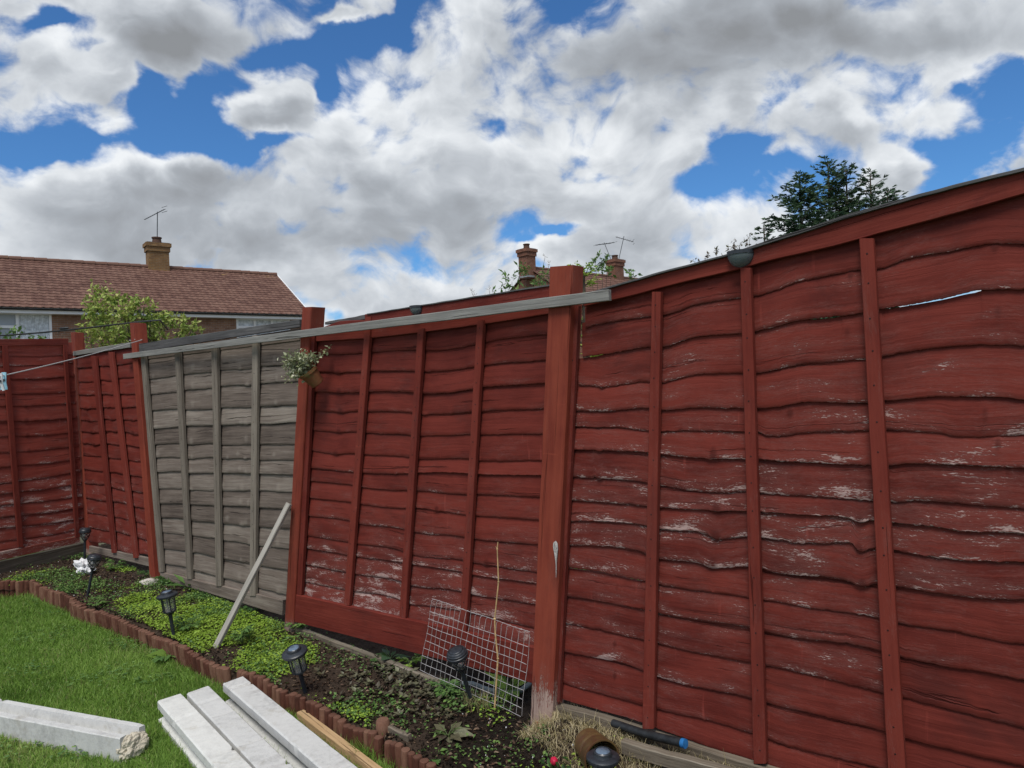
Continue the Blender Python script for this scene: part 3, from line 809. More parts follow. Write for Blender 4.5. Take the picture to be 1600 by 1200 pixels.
capT = [(x, y - 3.5 if x < 1200 else y - 6) for x, y in railT]
capB = [(x, y - 0.6) for x, y in railT]
plank(P_DE, (925, 455), (1640, 255), (925, 457), (1640, 259), 0.046, 0.055, M_RAIL2, 'capping', e, 60, 0, 0.0018, 0.4, (capT, capB))
EB = [((1025, 456), (1012, 1139), 14, 18), ((1164, 418), (1187, 1193), 16, 20), ((1353, 372), (1404, 1266), 22, 28), ((1636, 300), (1705, 1362), 28, 34)]
for t, b_, w0, w1 in EB: batten(P_DE, t, b_, w0, w1, M_BATT, e, 0.042, 0.02, 0.12)
batten(P_DE, (898, 478), (867, 1097), 11, 13, M_BATT, e, 0.040, 0.02, 0.35)

# --- the middle red panel
D = [
 [(492,530),(568,526),(579,524),(652,518),(663,518),(745,507),(759,503),(859,489)],
 [(492,555),(568,552),(577,551),(651,547),(661,548),(745,538),(757,535),(856,523)],
 [(495,581),(537,582),(564,581),(576,580),(648,580),(659,581),(743,573),(755,571),(853,563)],
 [(489,612),(529,613),(563,613),(573,612),(645,613),(656,615),(740,608),(752,606),(851,599)],
 [(488,642),(532,644),(560,643),(569,643),(643,645),(653,647),(739,644),(749,643),(849,639)],
 [(486,672),(527,675),(557,675),(567,676),(640,680),(651,681),(736,679),(747,679),(845,678)],
 [(484,704),(524,709),(553,709),(564,710),(638,715),(649,717),(735,717),(744,719),(844,720)],
 [(481,731),(551,738),(561,739),(636,740),(647,739),(732,740),(743,741),(843,743)],
 [(480,752),(549,758),(559,760),(635,767),(645,767),(729,773),(740,773),(841,777)],
 [(478,778),(546,785),(558,787),(633,794),(643,794),(727,804),(738,805),(837,812)],
 [(476,806),(545,814),(555,817),(630,827),(640,830),(724,839),(735,841),(835,851)],
 [(475,836),(541,847),(552,849),(628,861),(638,865),(723,876),(733,878),(834,894)],
 [(473,856),(539,867),(550,869),(626,879),(637,881),(720,894),(732,897),(832,911)],
 [(471,881),(538,894),(548,896),(625,909),(635,913),(719,924),(730,927),(828,943)],
 [(470,908),(536,921),(546,923),(623,937),(634,943),(675,948),(719,955),(831,981)],
 [(461,932),(539,947),(627,967),(672,977),(828,1013)]]
def wearD(x, y):
    w0 = 0.02 + 0.80*max(0, min(1, (y - 740) / 160))
    w0 *= 1.0 if x < 760 else 0.8
    return w0 + 0.28 * noise.noise(Vector((x/60, y/25, 9))) + (0.25 if y > 890 and x < 640 else 0)
KD = [(530,612,6),(532,643,7),(530,675,7),(525,709,7),(529,582,6),(667,586,4),(668,525,4),(683,795,5),(760,880,7),(668,557,4),(664,650,4)]
e = empty('lap_fence', P_DE.F(650, 1000, 0), 'middle red panel with a deep plain board along its foot, behind the wire mesh', 'fence')
boards(P_DE, D, ((484, 530), (457, 932)), ((876, 489), (842, 1019)), 210, M_RED, 'boards', e, wearD, KD, wav=0.004, seed=3)
plank(P_DE, (487, 523), (876, 445), (487, 533), (866, 492), 0.030, 0.016, M_BATT, 'top_rail', e, 40, 0.0, 0.001, 0.4,
      ([(487,520),(575,508),(660,490),(770,474),(866,462)], [(487,534),(568,529),(652,520),(745,508),(866,489)]))
plank(P_DE, (570, 491), (866, 445), (570, 503), (866, 462), 0.036, 0.02, M_RED, 'raised_board', e, 40, 0.1, 0.001, 0.4,
      ([(570,491),(639,481),(727,467),(807,455),(866,444)], [(570,505),(660,493),(770,477),(866,463)]))
plank(P_DE, (492, 514), (573, 500), (492, 524), (573, 512), 0.022, 0.018, M_RED, 'broken_board', e, 30, 0.2, 0.003, 0.6,
      ([(492,516),(522,505),(535,501),(573,500)], [(492,527),(573,514)]))
plank(P_DE, (508, 503), (575, 491), (508, 507), (575, 499), 0.006, 0.02, M_RAIL2, 'capping', e, 30, 0, 0.003, 0.5)
plank(P_DE, (573, 490), (866, 443), (573, 491.5), (866, 445.5), 0.042, 0.04, M_RAIL2, 'capping', e, 30, 0, 0.002, 0.5)
plank(P_DE, (461, 929), (840, 1013), (457, 971), (836, 1069), 0.046, 0.022, M_BATT, 'foot_board', e, 60, 0.0, 0.0008, 0.15)
for t, b_, w0, w1 in [((575, 495), (541, 946), 9, 9), ((657, 513), (628, 966), 9.5, 10), ((750, 500), (722, 988), 10, 11), ((488, 522), (466, 930), 7, 9)]:
    batten(P_DE, t, b_, w0, w1, M_BATT, e, 0.042, 0.02, 0.06)

# --- the grey unpainted panel
C = [
 [(217,561),(272,556),(334,548),(394,539),(455,530)],
 [(229,593),(272,587),(283,585),(331,581),(340,579),(394,575),(404,572),(455,571)],
 [(231,617),(275,612),(285,610),(332,606),(342,604),(395,601),(404,600),(460,596)],
 [(234,642),(277,639),(285,640),(332,639),(342,637),(394,636),(404,635),(459,633)],
 [(237,670),(279,667),(287,666),(333,665),(342,665),(394,662),(404,663),(457,660)],
 [(238,695),(280,693),(290,695),(334,693),(343,695),(394,695),(455,695)],
 [(242,715),(281,715),(290,717),(334,715),(344,717),(392,717),(403,719),(454,719)],
 [(244,738),(283,737),(292,739),(335,739),(392,740),(453,742)],
 [(246,764),(285,764),(292,765),(335,767),(392,767),(451,769)],
 [(248,787),(286,787),(294,788),(335,790),(392,792),(401,793),(449,795)],
 [(250,809),(286,811),(295,813),(336,817),(345,818),(392,822),(401,823),(448,826)],
 [(252,832),(287,836),(296,837),(336,842),(345,844),(391,850),(400,852),(445,857)],
 [(254,857),(288,861),(297,862),(337,871),(345,873),(391,881),(400,883),(443,890)],
 [(255,881),(290,887),(298,890),(337,900),(345,902),(390,914),(399,917),(442,928)],
 [(252,897),(337,915),(392,930),(441,942)]]
KC = []
rk = random.Random(4)
for li in C[1:-1]:
    for kx in (243, 303, 352, 375, 432, 387):
        if rk.random() < 0.62:
            x = kx + rk.uniform(-4, 4); KC.append((x, interp(li, x) - rk.uniform(0, 8), rk.uniform(3, 5)))
e = empty('lap_fence', P_C.F(345, 920, 0), 'unpainted weathered grey panel between two red posts', 'fence')
boards(P_C, C, ((214, 561), (246, 896)), ((476, 530), (449, 944)), 92, M_GREY, 'boards', e, lambda x, y: 0, KC, wav=0.004, seed=5)
plank(P_C, (217, 537), (468, 499), (217, 550), (468, 511), 0.034, 0.02, M_RAIL2, 'top_rail', e, 40, 0, 0.0015, 0.4)
plank(P_C, (217, 551), (468, 513), (217, 563), (468, 532), 0.012, 0.012, M_GREY, 'upper_board', e, 30, 0, 0.001, 0.3)
plank(P_C, (250, 894), (442, 938), (251, 904), (441, 962), 0.036, 0.02, M_GREY, 'foot_board', e, 30, 0, 0.001, 0.7)
for t, b_, w0, w1 in [((276, 545), (295, 905), 7.5, 7), ((334, 535), (341, 916), 8.5, 8), ((398, 524), (394, 931), 8.5, 9), ((222, 550), (251, 894), 6.5, 6.5)]:
    batten(P_C, t, b_, w0, w1, M_GREYB, e, 0.042, 0.02, 0, endw=0)

# --- the narrow red panel by the corner
Bl = [
 [(117,557),(150,551),(197,543)],
 [(122,575),(143,574),(152,572),(173,572),(180,571),(203,568)],
 [(124,597),(147,596),(153,594),(177,595),(183,592),(205,590)],
 [(126,617),(148,617),(155,616),(180,617),(187,616),(207,616)],
 [(128,638),(151,638),(157,637),(184,637),(209,636)],
 [(128,657),(151,658),(159,655),(185,656),(192,656),(212,657)],
 [(129,675),(153,676),(160,674),(186,675),(193,675),(213,679)],
 [(131,693),(155,695),(163,693),(188,696),(195,695),(215,699)],
 [(133,712),(158,714),(165,715),(192,718),(217,722)],
 [(136,734),(161,737),(167,737),(194,741),(200,742),(218,745)],
 [(138,756),(163,758),(170,760),(197,767),(203,767),(221,770)],
 [(141,779),(165,783),(172,783),(199,788),(204,790),(223,794)],
 [(142,802),(168,806),(174,807),(202,813),(207,814),(226,819)],
 [(143,825),(170,830),(177,830),(204,837),(208,838),(229,845)],
 [(144,847),(173,852),(179,857),(230,867)]]
KB = [(135+i*4.2, interp(Bl[k], 135+i*4.2), 4) for i, k in enumerate((4, 5, 6, 7))] + [(175, 656, 4), (178, 676, 4), (206, 657, 4), (208, 676, 4), (200,700,4)]
e = empty('lap_fence', P_B.F(180, 870, 0), 'narrow red panel with waney boards beside the corner post', 'fence')
boards(P_B, Bl, ((110, 555), (134, 850)), ((207, 543), (240, 869)), 70, M_RED, 'boards', e,
       lambda x, y: 0.1 + (0.5 if y > 750 else 0.15) + 0.2*noise.noise(Vector((x/20, y/12, 4))), KB, wav=0.007, seed=7)
plank(P_B, (114, 549), (203, 535), (114, 556), (203, 543), 0.03, 0.03, M_RAIL, 'top_rail', e, 20, 0, 0.0015, 0.4)
plank(P_B, (139, 853), (236, 873), (139, 862), (236, 886), 0.030, 0.02, M_GREY, 'foot_board', e, 20, 0, 0.001, 0.7)
for t, b_, w0, w1 in [((145, 556), (177, 864), 6.5, 5.5), ((172, 550), (211, 872), 6.5, 6)]:
    batten(P_B, t, b_, w0, w1, M_BATT, e, 0.044, 0.02, 0.2)

# --- the red panel on the left boundary
def la(pts, k=1.0):
    (x0, y0), (x1, y1) = pts; s = (y1-y0)/(x1-x0); return [(-170, y0 + s*(-170-x0)), (x0, y0), ((x0+x1)/2, (y0+y1)/2 + 1.2*k), (x1, y1)]
A = [la(p) for p in [((0,540),(107,539)), ((15,557),(99,555)), ((15,572),(99,568)), ((17,593),(102,589)), ((18,616),(103,613)), ((21,635),(105,631)), ((22,658),(106,654)), ((25,682),(108,677)),
     ((27,706),(109,699)), ((28,728),(111,719)), ((30,752),(113,739)), ((32,769),(114,758)), ((33,787),(116,777)), ((34,805),(117,795)), ((35,822),(118,812)), ((37,842),(121,828)), ((37,855),(121,837))]]
KA = [(40, 636, 5), (41, 658, 6), (43, 682, 6), (45, 705, 5)]
e = empty('lap_fence', P_A.F(60, 860, 0), 'red panel on the left boundary, under the clothes line', 'fence')
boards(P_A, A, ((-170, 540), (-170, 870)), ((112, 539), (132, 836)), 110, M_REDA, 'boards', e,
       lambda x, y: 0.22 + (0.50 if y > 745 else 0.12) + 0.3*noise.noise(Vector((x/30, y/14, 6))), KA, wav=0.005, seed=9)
plank(P_A, (-170, 531), (107, 529), (-170, 543), (107, 539.5), 0.040, 0.02, M_BATT, 'top_rail', e, 20, 0.3, 0.001, 0.4)
plank(P_A, (-170, 896), (124, 838), (-170, 914), (126, 848), 0.042, 0.02, M_BATT, 'foot_board', e, 20, 0.95, 0.001, 0.7)
plank(P_A, (-170, 915), (134, 848), (-170, 960), (138, 872), 0.010, 0.03, M_OLD, 'gravel_board', e, 20, 0.0, 0.001, 0.2)
batten(P_A, (8, 540), (33, 855), 9, 8.5, M_BATT, e, 0.044, 0.02, 0.1)
batten(P_A, (102, 539), (122, 840), 6, 7, M_BATT, e, 0.044, 0.02, 0.15)
batten(P_A, (-95, 540), (-78, 880), 9, 9, M_BATT, e, 0.044, 0.02, 0.1)
batten(P_A, (-168, 541), (-160, 898), 9, 9, M_BATT, e, 0.044, 0.02, 0.1)

# --- posts
def post(pl, top, bot, size, mat, label, front=0.055, seed=0, bare=0.30, th=None):
    """square post with worn arrises; bare timber near the ground"""
    m = MB(); w_, e_, r_, k_ = {}, {}, {}, {}
    A = pl.F(*bot, front); Bt = pl.F(*top, front)
    A.z = -0.05
    seg = 60; L = (Bt - A).length; th = th or size
    d = (Bt - A).normalized(); x = pl.u; y = pl.n; hw = size/2; c = 0.005
    prof = [(-hw, -c), (-hw + c, 0), (hw - c, 0), (hw, -c), (hw, -th + c), (hw - c, -th), (-hw + c, -th), (-hw, -th + c)]
    per = [0]
    for j in range(8):
        q0, q1 = prof[j], prof[(j+1) % 8]; per.append(per[-1] + math.hypot(q1[0]-q0[0], q1[1]-q0[1]))
    for i in range(seg + 1):
        t = i/seg; p = A + d*L*t
        for j, (a, b) in enumerate(prof):
            q = p + x*a + y*b + noise.noise_vector(p*9 + Vector((a*40, b*40, seed)))*0.0016
            if i == seg: q.z += 0.004*noise.noise(q*60) - (0.006 if a > 0 else 0)
            k = len(m.v); m.v.append(tuple(q)); m.uv[k] = (seed*7 + L*t, seed*3 + per[j])
            z = q.z
            w_[k] = max(0, 1 - z/bare)*2.5 + (0.35 if z > 1.75 else 0.0) + 0.12*noise.noise(q*5)
            r_[k] = 0.6; e_[k] = 0.5; 
            k_[k] = 0
    for i in range(seg):
        for j in range(8):
            k = (j+1) % 8; m.f.append((i*8+j, i*8+k, (i+1)*8+k, (i+1)*8+j))
    # a slightly domed cut end
    o = len(m.v); cc = sum((Vector(m.v[seg*8+j]) for j in range(8)), Vector()) / 8 + d*0.003
    m.v.append(tuple(cc)); m.uv[o] = (seed, seed); w_[o] = 0.8; r_[o] = 0.6
    for j in range(8): m.f.append((seg*8+j, seg*8+(j+1) % 8, o))
    m.at = {'wear': w_, 'edge': e_, 'rnd': r_, 'knot': k_}
    o = m.build('fence_post', mat, None, smooth='auto', fix=True)
    return tag(o, label, 'fence post')
post(P_DE, (876, 415), (842, 1122), 0.115, M_POST, 'tall thick red post between the middle and near panels, bare wood at its foot', 0.070, 1, 0.30, 0.082)
post(P_DE, (479, 479), (449, 978), 0.095, M_POST, 'leaning red post with the hanging pot, right of the grey panel', 0.055, 2, 0.09)
post(P_C, (206, 504), (238, 900), 0.095, M_POST, 'leaning red post left of the grey panel', 0.055, 3, 0.03)
post(P_B, (113, 519), (137, 866), 0.085, M_POST, 'red corner post where the two fences meet', 0.02, 4, 0.12)

# --- long grey timber nailed across three posts
q0 = P_C.F(206, 555.5, 0.068); q1 = P_DE.F(878, 470.5, 0.082)
d = (q1 - q0).normalized()
def along(px):                              # the point of that line seen at a pixel column
    lo, hi = -1.0, 8.0
    for _ in range(50):
        mid = (lo + hi)/2
        if proj(q0 + d*mid)[0] < px: lo = mid
        else: hi = mid
    return q0 + d*lo
m = MB(); m.bar(along(194), along(953), 0.018, 0.042, UP, 0.0015, 60)
m.at = {'rnd': {i: 0.5 for i in range(len(m.v))}}
o = m.build('timber_batten', M_RAIL, None, smooth='auto', fix=True)
tag(o, 'long silver grey timber nailed across the posts along the fence top', 'timber')

# --- loose timber leaning on the fence
a = G(337, 1012, 0.0); b_ = P_DE.F(452, 787, 0.085)
m = MB(); m.bar(a, b_, 0.040, 0.020, FN, 0.002, 24)
m.at = {'rnd': {i: 0.5 for i in range(len(m.v))}}
tag(m.build('timber_batten', M_PALE, None, smooth='auto', fix=True), 'pale dry stick of timber leaning against the grey panel', 'timber')

# --- timber sleepers at the foot of the near panel
def sleeper(a, b, w, h, label, sd):
    m = MB(); m.bar(a, b, w, h, UP, 0.010, 50)
    m.at = {'rnd': {i: 0.4 for i in range(len(m.v))}}
    tag(m.build('base_timber', M_OLD, None, smooth='auto', fix=True), label, 'timber')
b0 = P_DE.F(868, 1103, 0.03); b1 = P_DE.F(1210, 1212, 0.03)
b0 = P_DE.F(868, 1112, 0.022); b1 = P_DE.F(1100, 1182, 0.022)
sleeper(b0, b0 + (b1-b0).normalized()*1.75, 0.040, 0.075, 'long weathered base timber directly under the near red panel', 0)
c0 = P_DE.F(975, 1164, 0.15); c1 = P_DE.F(1130, 1208, 0.15)
sleeper(c0 , c0 + (c1-c0).normalized()*1.2, 0.035, 0.05, 'peeling half buried board in the dry grass, right of the fallen brown pot', 1)
c0 = P_DE.F(462, 985, 0.03); c0.z = 0.01; c1 = P_DE.F(660, 1040, 0.03); c1.z = 0.0
sleeper(c0, c0 + (c1-c0).normalized()*1.35, 0.03, 0.035, 'thin rotten base timber under the middle red panel', 2)
c0 = G(602, 1136, 0.015); c1 = G(640, 1153, 0.015)
sleeper(c0, c1, 0.022, 0.03, 'short pale offcut behind the log edging', 3)

# ------------------------------------------------------------------ log roll edging
def edging(a, b, zt0, zt1, label, sd, lean=0.0, gap=False):
    rr = random.Random(sd); m = MB(); rn, ed = {}, {}
    d = (b - a); L = Vector((d.x, d.y, 0)).length; d.z = 0; d.normalize()
    nrm = Vector((d.y, -d.x, 0))
    s = 0
    while s < L - 0.02:
        r = rr.uniform(0.0165, 0.0225)
        s += r
        t = s / L
        p = a + d * s; zt = zt0 + (zt1 - zt0)*t + rr.uniform(-0.006, 0.006) + 0.010*math.sin(t*9+sd)
        tilt = Vector((rr.uniform(-.03, .03), rr.uniform(-.03, .03), 1)) + nrm * lean
        tilt.normalize()
        base = Vector((p.x, p.y, 0)) - tilt * 0.16
        h = zt + 0.16
        o = len(m.v)
        prof = [(r, 0), (r, h*0.5), (r*0.98, h*0.93), (r*0.90, h*0.985), (r*0.70, h)]
        k0 = m.lathe(base, tilt, prof, 11)
        rv = rr.random()
        for k in range(k0, len(m.v)):
            rn[k] = rv; lvl = (k - k0)//11; ed[k] = 1.0 if lvl >= 4 else (0.35 if lvl == 3 else 0)
            v = Vector(m.v[k]); v += noise.noise_vector(v*60)*0.0025; m.v[k] = tuple(v)
        s += r * rr.uniform(0.86, 0.96)
    m.at = {'rnd': rn, 'edge': ed}
    o = m.build('log_roll_edging', M_LOG, None, smooth='auto')
    tag(o, label, 'log edging', 'log roll edging round the planting bed')
edging(EDGE_L[0] + (EDGE_L[0]-EDGE_L[1])*2, EDGE_L[2], 0.03, 0.035, 'log roll edging running to the left edge under the left boundary fence', 1)
edging(EDGE[0], EDGE[1] + FU*0.02, 0.03, 0.02, 'log roll edging at the inner corner, nearest the two far solar lights', 2)
edging(EDGE[1] + FN*0.06 - FU*0.05, EDGE[2] + FN*0.02, 0.04, 0.02, 'log roll edging beside the far clover end, before the slim solar light', 3, 0.1)
edging(EDGE[2] + FN*0.035, EDGE[3] - FU*0.02, 0.025, 0.03, 'log roll edging in front of the leaning stick', 4, 0.12)
edging(EDGE[3] + FU*0.03 - FN*0.02, EDGE[4], 0.045, 0.01, 'log roll edging beyond the stacked concrete posts, with a tall first log', 5)
edging(EDGE[4], EDGE[5] - FU*0.03, 0.01, 0.015, 'log roll edging beside the new yellow timber', 6)
edging(EDGE[5] + FU*0.01, EDGE[6] + FU*0.55, 0.02, 0.01, 'log roll edging at the bottom, beside the bare dark soil', 7)
# one thick log standing alone
m = MB(); p = G(598, 1125, 0.05); k0 = m.lathe(Vector((p.x, p.y, -0.14)), UP, [(0.030, 0), (0.030, 0.15), (0.029, 0.185), (0.024, 0.193)], 14)
m.at = {'rnd': {k: 0.95 for k in range(len(m.v))}, 'edge': {k: (1.0 if k >= 42 else 0.0) for k in range(len(m.v))}}
tag(m.build('edging_log', M_LOG, None, smooth='auto'), 'single thick pale log standing proud between two runs of edging', 'log')

# ------------------------------------------------------------------ concrete slotted posts and timber on the lawn
def hprof(w, h, wave=0):
    g_ = h*0.30; dp = 0.034; c = 0.006
    return [(c, 0), (w-c, 0), (w, c), (w, g_), (w-dp, g_+0.008), (w-dp, h-g_-0.008), (w, h-g_), (w, h-c), (w-c, h), (c, h), (0, h-c), (0, h-g_), (dp, h-g_-0.008), (dp, g_+0.008), (0, g_), (0, c)]
def chip(m, c, d):
    for k, v in enumerate(m.v):             # knocks and chips along the arrises
        v = Vector(v); q = noise.noise(v*21) + 0.5*noise.noise(v*60)
        if q > 0.56:
            r = c + d*((v - c).dot(d)) - v; m.v[k] = tuple(v + r.normalized()*min(0.010, (q - 0.56)*0.06))
def cpost(tl, tr, far_r, mat, label, ztop, h, L=2.35):
    """tl, tr: top corners of the far end; far_r: pixel further along the right top edge"""
    a = G(*tl, ztop); b = G(*tr, ztop); c = G(*far_r, ztop)
    d = (c - b).normalized(); x = Vector((-d.y, d.x, 0))
    if x.dot(a - b) > 0: x = -x
    w = abs((b - a).dot(x))
    o = b - x*w; o.z = ztop - h
    end = (a - b).dot(d)
    m = MB(); m.prism(hprof(w, h), o, x, UP, d*L, 220, 0.0007)
    n = len(hprof(w, h))
    chip(m, o + x*w/2 + UP*h/2, d)
    for k in range(n):                       # the cut end is a little skew
        v = Vector(m.v[k]); f = 1 - (v - o).dot(x)/w; m.v[k] = tuple(v + d*end*f)
    ob = m.build('concrete_post', mat, None, smooth='auto', fix=True)
    tag(ob, label, 'concrete post', 'concrete posts lying on the lawn')
cpost((246, 1095), (284, 1083), (397, 1200), M_CONC2, 'rough speckled concrete post, leftmost of the three side by side', 0.022, 0.125)
cpost((292, 1083), (327, 1071), (462, 1200), M_CONC, 'middle concrete post of the three side by side', 0.021, 0.124)
cpost((349, 1068), (381, 1056), (562, 1200), M_CONC, 'concrete post nearest the log edging, set further forward than its pair', 0.030, 0.135)
# the lone one lying on its side with the channel up
ztop = 0.015
a = G(227, 1131, ztop); b_ = G(187, 1154, ztop); c_ = G(0, 1091, ztop)
d = (c_ - a).normalized(); x = Vector((-d.y, d.x, 0))
if x.dot(b_ - a) < 0: x = -x
w = abs((b_ - a).dot(x)); hh = 0.115
o = Vector(a); o.z = ztop - hh
end = (b_ - a).dot(d)
g_ = w*0.24; dp = 0.040
prof = [(0.004, 0), (g_-0.004, 0), (g_+0.006, dp), (w-g_-0.006, dp), (w-g_+0.004, 0), (w-0.004, 0), (w, 0.004), (w, hh-0.004), (w-0.004, hh), (w-g_, hh), (w-g_-0.008, hh-dp), (g_+0.008, hh-dp), (g_, hh), (0.004, hh), (0, hh-0.004), (0, 0.004)]
m = MB(); m.prism(prof, o, x, UP, d*2.3, 220, 0.0007); chip(m, o + x*w/2 + UP*hh/2, d)
for k in range(len(prof)):
    v = Vector(m.v[k]); f = (v - o).dot(x)/w; m.v[k] = tuple(v + d*end*f)
cp = m.build('concrete_post', M_CONC, None, smooth='auto', fix=True)
tag(cp, 'lone concrete post lying with its channel upwards, old cement stuck on its end', 'concrete post', 'concrete posts lying on the lawn')
bm = bmesh.new(); bmesh.ops.create_icosphere(bm, subdivisions=5, radius=1.0)
cc = o + x*w*0.55 + UP*hh*0.45 + d*(end*0.5)
for v in bm.verts:
    p = v.co.copy()
    k = 1 + 0.30*noise.noise(p*1.7) + 0.16*noise.noise(p*4.5) + 0.07*noise.noise(p*12)
    v.co = cc + x*(p.x*0.070*k) + d*(p.y*0.040*k) + UP*(p.z*0.062*k - 0.006)
mb = MB(); mb.v = [tuple(v.co) for v in bm.verts]; mb.f = [tuple(v.index for v in f.verts) for f in bm.faces]; bm.free()
mb.build('cement_lump', M_CEM, cp, smooth=False)

a = G(464, 1114, -0.035); b_ = G(476, 1109, -0.035); c_ = G(599, 1200, -0.035)
d = (c_ - b_).normalized(); x = Vector((-d.y, d.x, 0)); x = -x if x.dot(a-b_) > 0 else x
w = abs((b_-a).dot(x)); s0 = b_ - x*w/2; s0.z = -0.065
m = MB(); m.bar(s0 + UP*0.01, s0 + UP*0.01 + d*1.9, w, 0.045, UP, 0.0015, 40)
m.at = {'rnd': {i: 0.5 for i in range(len(m.v))}}
tag(m.build('timber_batten', M_FRESH, None, smooth='auto', fix=True), 'new yellow timber batten lying between the concrete posts and log edging', 'timber')
# ------------------------------------------------------------------ houses beyond the fences
def solve_h(px, py, o, u, s_target, lo, hi):
    for _ in range(60):
        mid = (lo + hi)/2
        s = (G(px, py, mid) - o).dot(u)
        if (s - s_target) * ((G(px, py, hi) - o).dot(u) - s_target) > 0: hi = mid
        else: lo = mid
    return lo
def roof_tiles(o, u, inn, L, run, rise, parent, name, rows, wearf, lift=0.032):
    """pantile roof: o = eaves start, u along, inn up-slope in plan"""
    m = MB(); w_ = {}
    sl = math.hypot(run, rise); sd_ = (inn*run + UP*rise).normalized(); nn = u.cross(sd_)
    if nn.z < 0: nn = -nn
    cols = int(L/0.25); K = 5
    for r in range(rows):
        t0 = sl*r/rows - 0.02; t1 = sl*(r+1)/rows + 0.03
        off = 0.0
        base = len(m.v)
        for c in range(cols*K + 1):
            s = L*c/(cols*K)
            ph = (s + off)/0.25 % 1.0
            wv = 0.016*math.sin(2*math.pi*ph) if ph < 0.5 else 0.005*math.sin(2*math.pi*ph)
            jit = 0.006*noise.noise(Vector((int((s+off)/0.25)*1.7, r*3.1, 0)))
            for (t, h) in ((t0, lift - 0.026), (t0, lift + jit*0.6 - 0.004), (t1, 0.004)):
                p = o + u*s + sd_*t + nn*(h + wv)
                k = len(m.v); m.v.append(tuple(p)); m.uv[k] = (s + off, (r + (0.2 if t == t0 else 0.8))*0.34); w_[k] = wearf(s, r/rows)
        for c in range(cols*K):
            for q in (0, 1):
                a = base + c*3 + q; m.f.append((a, a+3, a+4, a+1))
    m.at = {'wear': w_}
    return m.build(name, M_TILE, parent)
def wall_quad(m, a, b, z0, z1, nrm, th=0.2):
    """upright brick slab from a to b with brick-scaled uv"""
    L = (b-a).length; o = len(m.v)
    for (p, s) in ((a, 0), (b, L)):
        for z in (z0, z1):
            for k, off in enumerate((0, -th)):
                q = Vector((p.x, p.y, z)) + nrm*off
                i = len(m.v); m.v.append(tuple(q)); m.uv[i] = (s + (0 if s else 0), z)
    m.f += [(o, o+4, o+6, o+2), (o+1, o+3, o+7, o+5), (o+2, o+6, o+7, o+3), (o, o+1, o+5, o+4), (o, o+2, o+3, o+1), (o+4, o+5, o+7, o+6)]
def brick_box(m, c, ux, uy, hx, hy, z0, z1):
    o0 = c - ux*hx - uy*hy
    pts = [o0, o0 + ux*hx*2, o0 + ux*hx*2 + uy*hy*2, o0 + uy*hy*2]; s = 0
    for i in range(4):
        a, b = pts[i], pts[(i+1) % 4]; L = (b-a).length; o = len(m.v)
        for (p, ss) in ((a, s), (b, s+L)):
            for z in (z0, z1):
                k = len(m.v); m.v.append((p.x, p.y, z)); m.uv[k] = (ss, z)
        m.f.append((o, o+2, o+3, o+1)); s += L
    o = len(m.v)
    for p in pts:
        k = len(m.v); m.v.append((p.x, p.y, z1)); m.uv[k] = (p.x, p.y)
    m.f.append((o, o+1, o+2, o+3))
def chimney(c, ux, uy, hx, hy, z0, z1, mat, parent, pot_r=0.16, pots=1, fl=0.26):
    m = MB()
    brick_box(m, c, ux, uy, hx, hy, z0, z1 - 0.42)
    brick_box(m, c, ux, uy, hx + 0.05, hy + 0.05, z1 - 0.42, z1 - 0.20)
    brick_box(m, c, ux, uy, hx + 0.10, hy + 0.10, z1 - 0.20, z1 - 0.03)
    # underside of the corbel steps
    ch = m.build('chimney', mat, parent)
    m = MB(); m.box(c + UP*(z1 - 0.015 - c.z), ux*(hx+0.04), uy*(hy+0.04), UP*0.015)
    m.build('mortar_flaunching', M_POT, ch)
    for k in range(pots):
        m = MB(); q = c + ux*((k - (pots-1)/2)*0.5); q.z = z1
        m.lathe(q, UP, [(pot_r*1.1, 0), (pot_r, 0.05), (pot_r*0.92, 0.22), (pot_r*1.1, 0.23), (pot_r*1.1, 0.28), (pot_r*0.8, 0.28), (pot_r*0.8, 0.1)], 14)
        m.build('chimney_pot', M_POT, ch, smooth='auto')
    m = MB(); m.box(Vector((c.x, c.y, z0 + (0.10))), ux*(hx+0.03), uy*(hy+0.03), UP*fl)
    m.build('lead_flashing', M_LEAD, ch)
    return ch
def aerial(foot, top, b0, b1, label, nel, el, rr=0.018, refl=True, el_dir=None):
    e = empty('roof_aerial', foot, label, 'aerial')
    m = MB(); m.tube([foot, top], rr, 6); m.build('mast', M_ALU, e)
    m = MB(); m.tube([b0, b1], rr*0.9, 6)
    d = (b1 - b0).normalized(); sd_ = el_dir if el_dir is not None else d.cross(UP).normalized()
    for k in range(nel):
        p = b0.lerp(b1, (k + 0.5)/nel); l = el*(0.75 + 0.25*k/nel)
        m.tube([p - sd_*l/2, p + sd_*l/2], rr*0.45, 4)
    if refl:
        for q in (-0.12, 0.12): m.tube([b1 - sd_*el*0.55 + UP*q, b1 + sd_*el*0.55 + UP*q], rr*0.5, 4)
    m.build('antenna', M_ALU, e)
    return e
